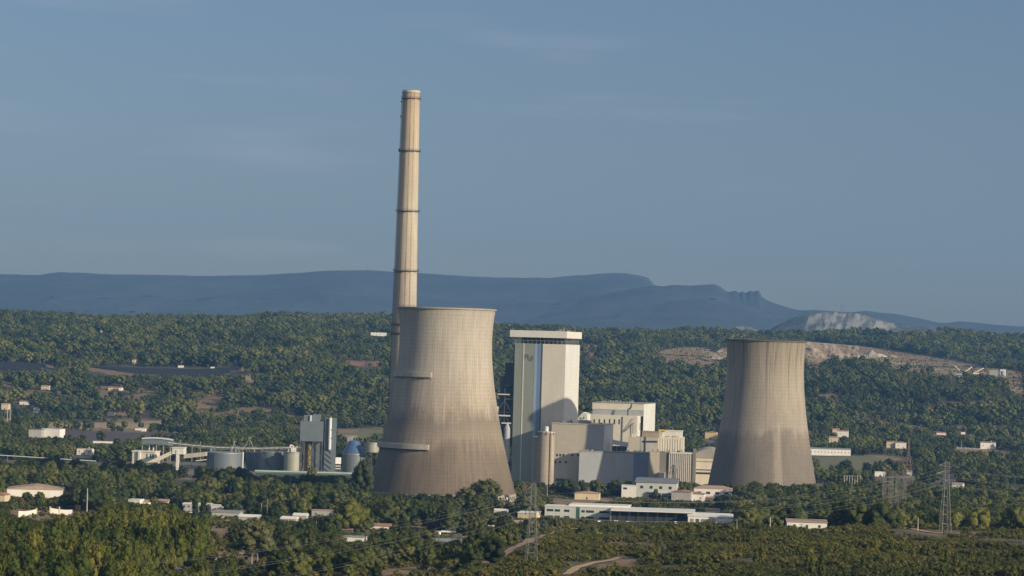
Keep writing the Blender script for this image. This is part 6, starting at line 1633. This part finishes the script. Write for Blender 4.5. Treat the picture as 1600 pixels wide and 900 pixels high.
# belts of mixed trees
X, Y = jgrid(960, 2240, 9.6)
m = ~in_poly(WOOD, X, Y) & ~bare_mask(X, Y) & ~foot_mask(X, Y, 3.5)
hillm = (Y < 1240) & (X / Y * F > 20)
m &= ~hillm & (fbm(X, Y, 45, 3, 31) > -.34); X, Y = X[m], Y[m]
kk = fbm(X, Y, 60, 3, 33); r_ = rng.random(len(X)); px, py = project(X, Y, H(X, Y))
for x, y, k_, q, ppx, ppy in zip(X, Y, kk, r_, px, py):
    sc = random.uniform(.6, 1.65)
    if ppx > 1150 and y > 1240: key = 'pine' if q < .8 else 'broad'; sc = random.uniform(.85, 1.75)
    elif q < .05: key = 'cypress'; sc = random.uniform(.6, .95)
    elif q < .17: key = 'olive'; 
    elif q < .21: key = 'rusty'; sc *= .8
    elif k_ > .1: key = 'pine'
    elif q > .93: key = 'tall'; sc *= .8
    else: key = 'broad'
    if y < 1240: sc *= .8
    NT.append([x, y, 0., sc, random.uniform(0, 6.28), key, 0, 'belt'])
# young pines and bushes on the scrub hill
X, Y = jgrid(800, 1235, 15); m = (X / Y * F > 0) & ~bare_mask(X, Y); X, Y = X[m], Y[m]; ppx, ppy = project(X, Y, H(X, Y))
dens = np.where((ppx > 1240) & (ppy > 862), .9, np.where(ppx < 880, .5, .13)) ; q = rng.random(len(X)) < dens; X, Y = X[q], Y[q]
add_near(X, Y, 'young', rng.uniform(.30, .62, len(X)), 'hill')
# trees one can single out
SPEC = [(547, 836, 'bright', 2.3, 'big round bright green tree left of the small white cottage'), (758, 797, 'umbrella', 2.5, 'broadest dark umbrella pine before the large cooling tower'), (729, 797, 'umbrella', 1.7, 'dark pine touching the left side of the broadest one'),
 (566, 792, 'tall', 2.2, 'tallest dark tree at left foot of the large cooling tower'), (393, 893, 'bare', 1.75, 'tall pine with bare forked pale trunk by lower edge'), (402, 885, 'bare', 1.35, 'second thin crowned pine with bare trunk'), (275, 808, 'cypress', 1.1, 'leftmost cypress before the long grey building'),
 (281, 810, 'cypress', 1.25, 'second cypress before the long grey building'), (304, 812, 'cypress', 1.35, 'tallest cypress before the long grey building'), (318, 812, 'tall', .8, 'wide dark conifer at right of the cypresses'), (362, 912, 'young', 1.0, 'rounded young pine right of the black car'), (345, 918, 'bright', .7, 'low bright tree below the white parked car'),
 (205, 778, 'tall', 1.0, 'dark tree standing above the white gabled shed'), (810, 795, 'pine', .95, 'pine between umbrella pine and silos'), (1272, 790, 'pine', 1.25, 'large pine at left end of the right wood'), (740, 838, 'tall', .95, 'dense green tree right of the paddock canopy'),
 (20, 800, 'pine', .8, 'pine left of the first driveway wall'), (42, 790, 'broad', .9, 'round dark tree before the large white warehouse'), (62, 790, 'broad', 1.0, 'taller dark tree before the large white warehouse'), (100, 796, 'broad', 1.1, 'wide dark tree at right end of white warehouse'), (120, 800, 'rusty', .8, 'rust brown tree behind the right driveway wall')]
for px_, py_, key, sc, lab in SPEC:
    g = ground_at(px_, py_); NT.append([g.x, g.y, 0., sc, random.uniform(0, 6.28), key, 0, 'spec:' + lab])
# dense dark hedge belt in the lower middle
hb = [(500, 868), (560, 872), (620, 870), (680, 872), (740, 876), (775, 868)]
for k in range(70):
    t = k / 69 * (len(hb) - 1); i = min(int(t), len(hb) - 2); f_ = t - i
    g = ground_at(hb[i][0] + (hb[i + 1][0] - hb[i][0]) * f_ + random.uniform(-3, 3), hb[i][1] + (hb[i + 1][1] - hb[i][1]) * f_ + random.uniform(-5, 5))
    NT.append([g.x, g.y, 0., random.uniform(.55, .95), random.uniform(0, 6.28), 'broad' if random.random() < .75 else 'bright', 0, 'hedge'])
A = np.array([[n[0], n[1], n[3]] for n in NT]); Zn = H(A[:, 0], A[:, 1]); hh = np.array([NEAR[n[5]][0][2] * n[3] for n in NT])
spec = np.array([n[7].startswith('spec') for n in NT])
bad = clear_mask(A[:, 0], A[:, 1], Zn, hh, 2.6 * A[:, 2]) | hides_bare(A[:, 0], A[:, 1], Zn, hh, 'all')
# a tree that would hide something is tried smaller before it is left out
for fct in (.7, .5, .35):
    again = np.nonzero(bad & ~spec)[0]
    if not len(again): break
    b2 = clear_mask(A[again, 0], A[again, 1], Zn[again], hh[again] * fct, 2.6 * A[again, 2] * fct) | hides_bare(A[again, 0], A[again, 1], Zn[again], hh[again] * fct, 'all')
    for a, q in zip(again, b2):
        if not q: NT[a][3] *= fct; hh[a] *= fct; bad[a] = False
keep = ~bad | spec
px, py = project(A[:, 0], A[:, 1], Zn); _, pt = project(A[:, 0], A[:, 1], Zn + hh)
infr = (px > -5) & (px < 1605) & (pt < 885) & keep
keep &= (px > -230) & (px < 1830)
size = (py - pt) * np.where(infr, 1, 0)
# crowns that stand behind a nearer wall of foliage show little: prefer those whose top is not covered
order = np.argsort(-A[:, 1])
cover = np.full(1700, 2000.0); vis = np.zeros(len(NT))
for a in np.argsort(A[:, 1]):
    if not keep[a] or not infr[a]: continue
    c0, c1 = int(max(0, px[a] - 5)), int(min(1699, px[a] + 6)); cv = cover[c0:c1].mean(); vis[a] = max(0, min(cv, 900) - pt[a])
    vis[a] = min(vis[a], py[a] - pt[a]); cover[c0:c1] = np.minimum(cover[c0:c1], pt[a] + 3)
score = vis + np.where(spec, 1000, 0); chosen = set(np.argsort(-score)[:290].tolist())
def region(x, y, key, where):
    if where == 'wood': return 'in the dense pine wood, left lower corner' if x < 160 else 'in the pine wood near its right edge'
    if where == 'hill': return 'on the scrub hill near the slim pylon' if x < 950 else ('in the middle of the scrub hill' if x < 1240 else 'in the lower right corner of the scrub hill')
    if where == 'hedge': return 'in the dense hedge below the paddock'
    if y > 850: return 'by the lower edge between pine wood and paddock' if x < 600 else 'below the paddock beside the dirt track'
    if x < 180: return 'around the white driveway walls' if y > 770 else 'beyond the large white warehouse'
    if x < 420: return 'near the long grey building' if y > 770 else 'below the sloping conveyor'
    if x < 580: return 'between the storage tanks and shadowy house' if y < 800 else 'around the big round bright tree'
    if x < 800: return 'at the foot of the large cooling tower' if y < 812 else 'around the small cottage and paddock'
    if x < 960: return 'before the silos and grey office'
    if x < 1150: return 'around the depot and white workshop'
    if x < 1330: return 'in the right wood below the smaller tower'
    return 'in the right wood around the tall pylon'
stuffN = []
for a, n in enumerate(NT):
    if not keep[a]: continue
    x, y, sc, rot, key, where = n[0], n[1], n[3], n[4], n[5], n[7]
    if a in chosen:
        cm, tm, Hh = NEAR[key][a % len(NEAR[key])]
        nm = KINDNAME[key]
        t = empty(nm, (x, y, float(Zn[a]) - .25), rot); t.scale = (sc, sc, sc * (1.0 + .12 * math.sin(a)))
        c_ = link(bpy.data.objects.new('crown', cm)); c_.parent = t; k_ = link(bpy.data.objects.new('trunk', tm)); k_.parent = t
        if where.startswith('spec:'): tag(t, where[5:], 'tree')
        else:
            rg = region(px[a], py[a], key, where); tag(t, f'{ADJ[key]} {rg}', 'tree', f'{ADJ[key]}s {rg}')
    else:
        i = NEARORDER.index(key) if key in NEARORDER else 2
        if key in ('pine', 'broad') and a % 2: i += 1
        stuffN.append((x, y, Zn[a] - .25, sc, rot, i))
S = np.array(stuffN); scatter('woodland', S[:, :3], S[:, 3], S[:, 4], S[:, 5].astype(int), PROTO_N)
print('near', len(NT), 'stuff', len(S))
# ---- low scrub over the hill and between the trees
X, Y = jgrid(760, 1260, 2.5, .225); m = (X / Y * F > -40) & ~bare_mask(X, Y); m &= (fbm(X, Y, 16, 4, 41) > -.20) & ~hides_bare(X, Y, H(X, Y), np.full(len(X), 1.6)); X, Y = X[m], Y[m]
s = rng.uniform(.35, .9, len(X)) * (1 + 1.4 * fbm(X, Y, 26, 3, 42)); Z = H(X, Y)
scatter('scrub', np.stack([X, Y, Z - .15], 1), s, rng.uniform(0, 6.28, len(X)), np.where(rng.random(len(X)) < .03, 3, rng.integers(0, 3, len(X))), PROTO_B)
X2, Y2 = jgrid(800, 2300, 4.4, .225); m = ~((Y2 < 1260) & (X2 / Y2 * F > -40)) & ~foot_mask(X2, Y2, 1.5) & (~bare_mask(X2, Y2) | ((rng.random(len(X2)) < .4) & (Y2 < 1800))); m &= (fbm(X2, Y2, 20, 4, 44) > -.25) & (~hides_bare(X2, Y2, H(X2, Y2), np.full(len(X2), 2.0)) | (rng.random(len(X2)) < .3)); X2, Y2 = X2[m], Y2[m]
s = rng.uniform(.5, 1.3, len(X2)); Z2 = H(X2, Y2)
scatter('undergrowth', np.stack([X2, Y2, Z2 - .15], 1), s, rng.uniform(0, 6.28, len(X2)), np.where(rng.random(len(X2)) < .05, 3, rng.integers(0, 3, len(X2))), PROTO_B)
print('scrub', len(X), len(X2))
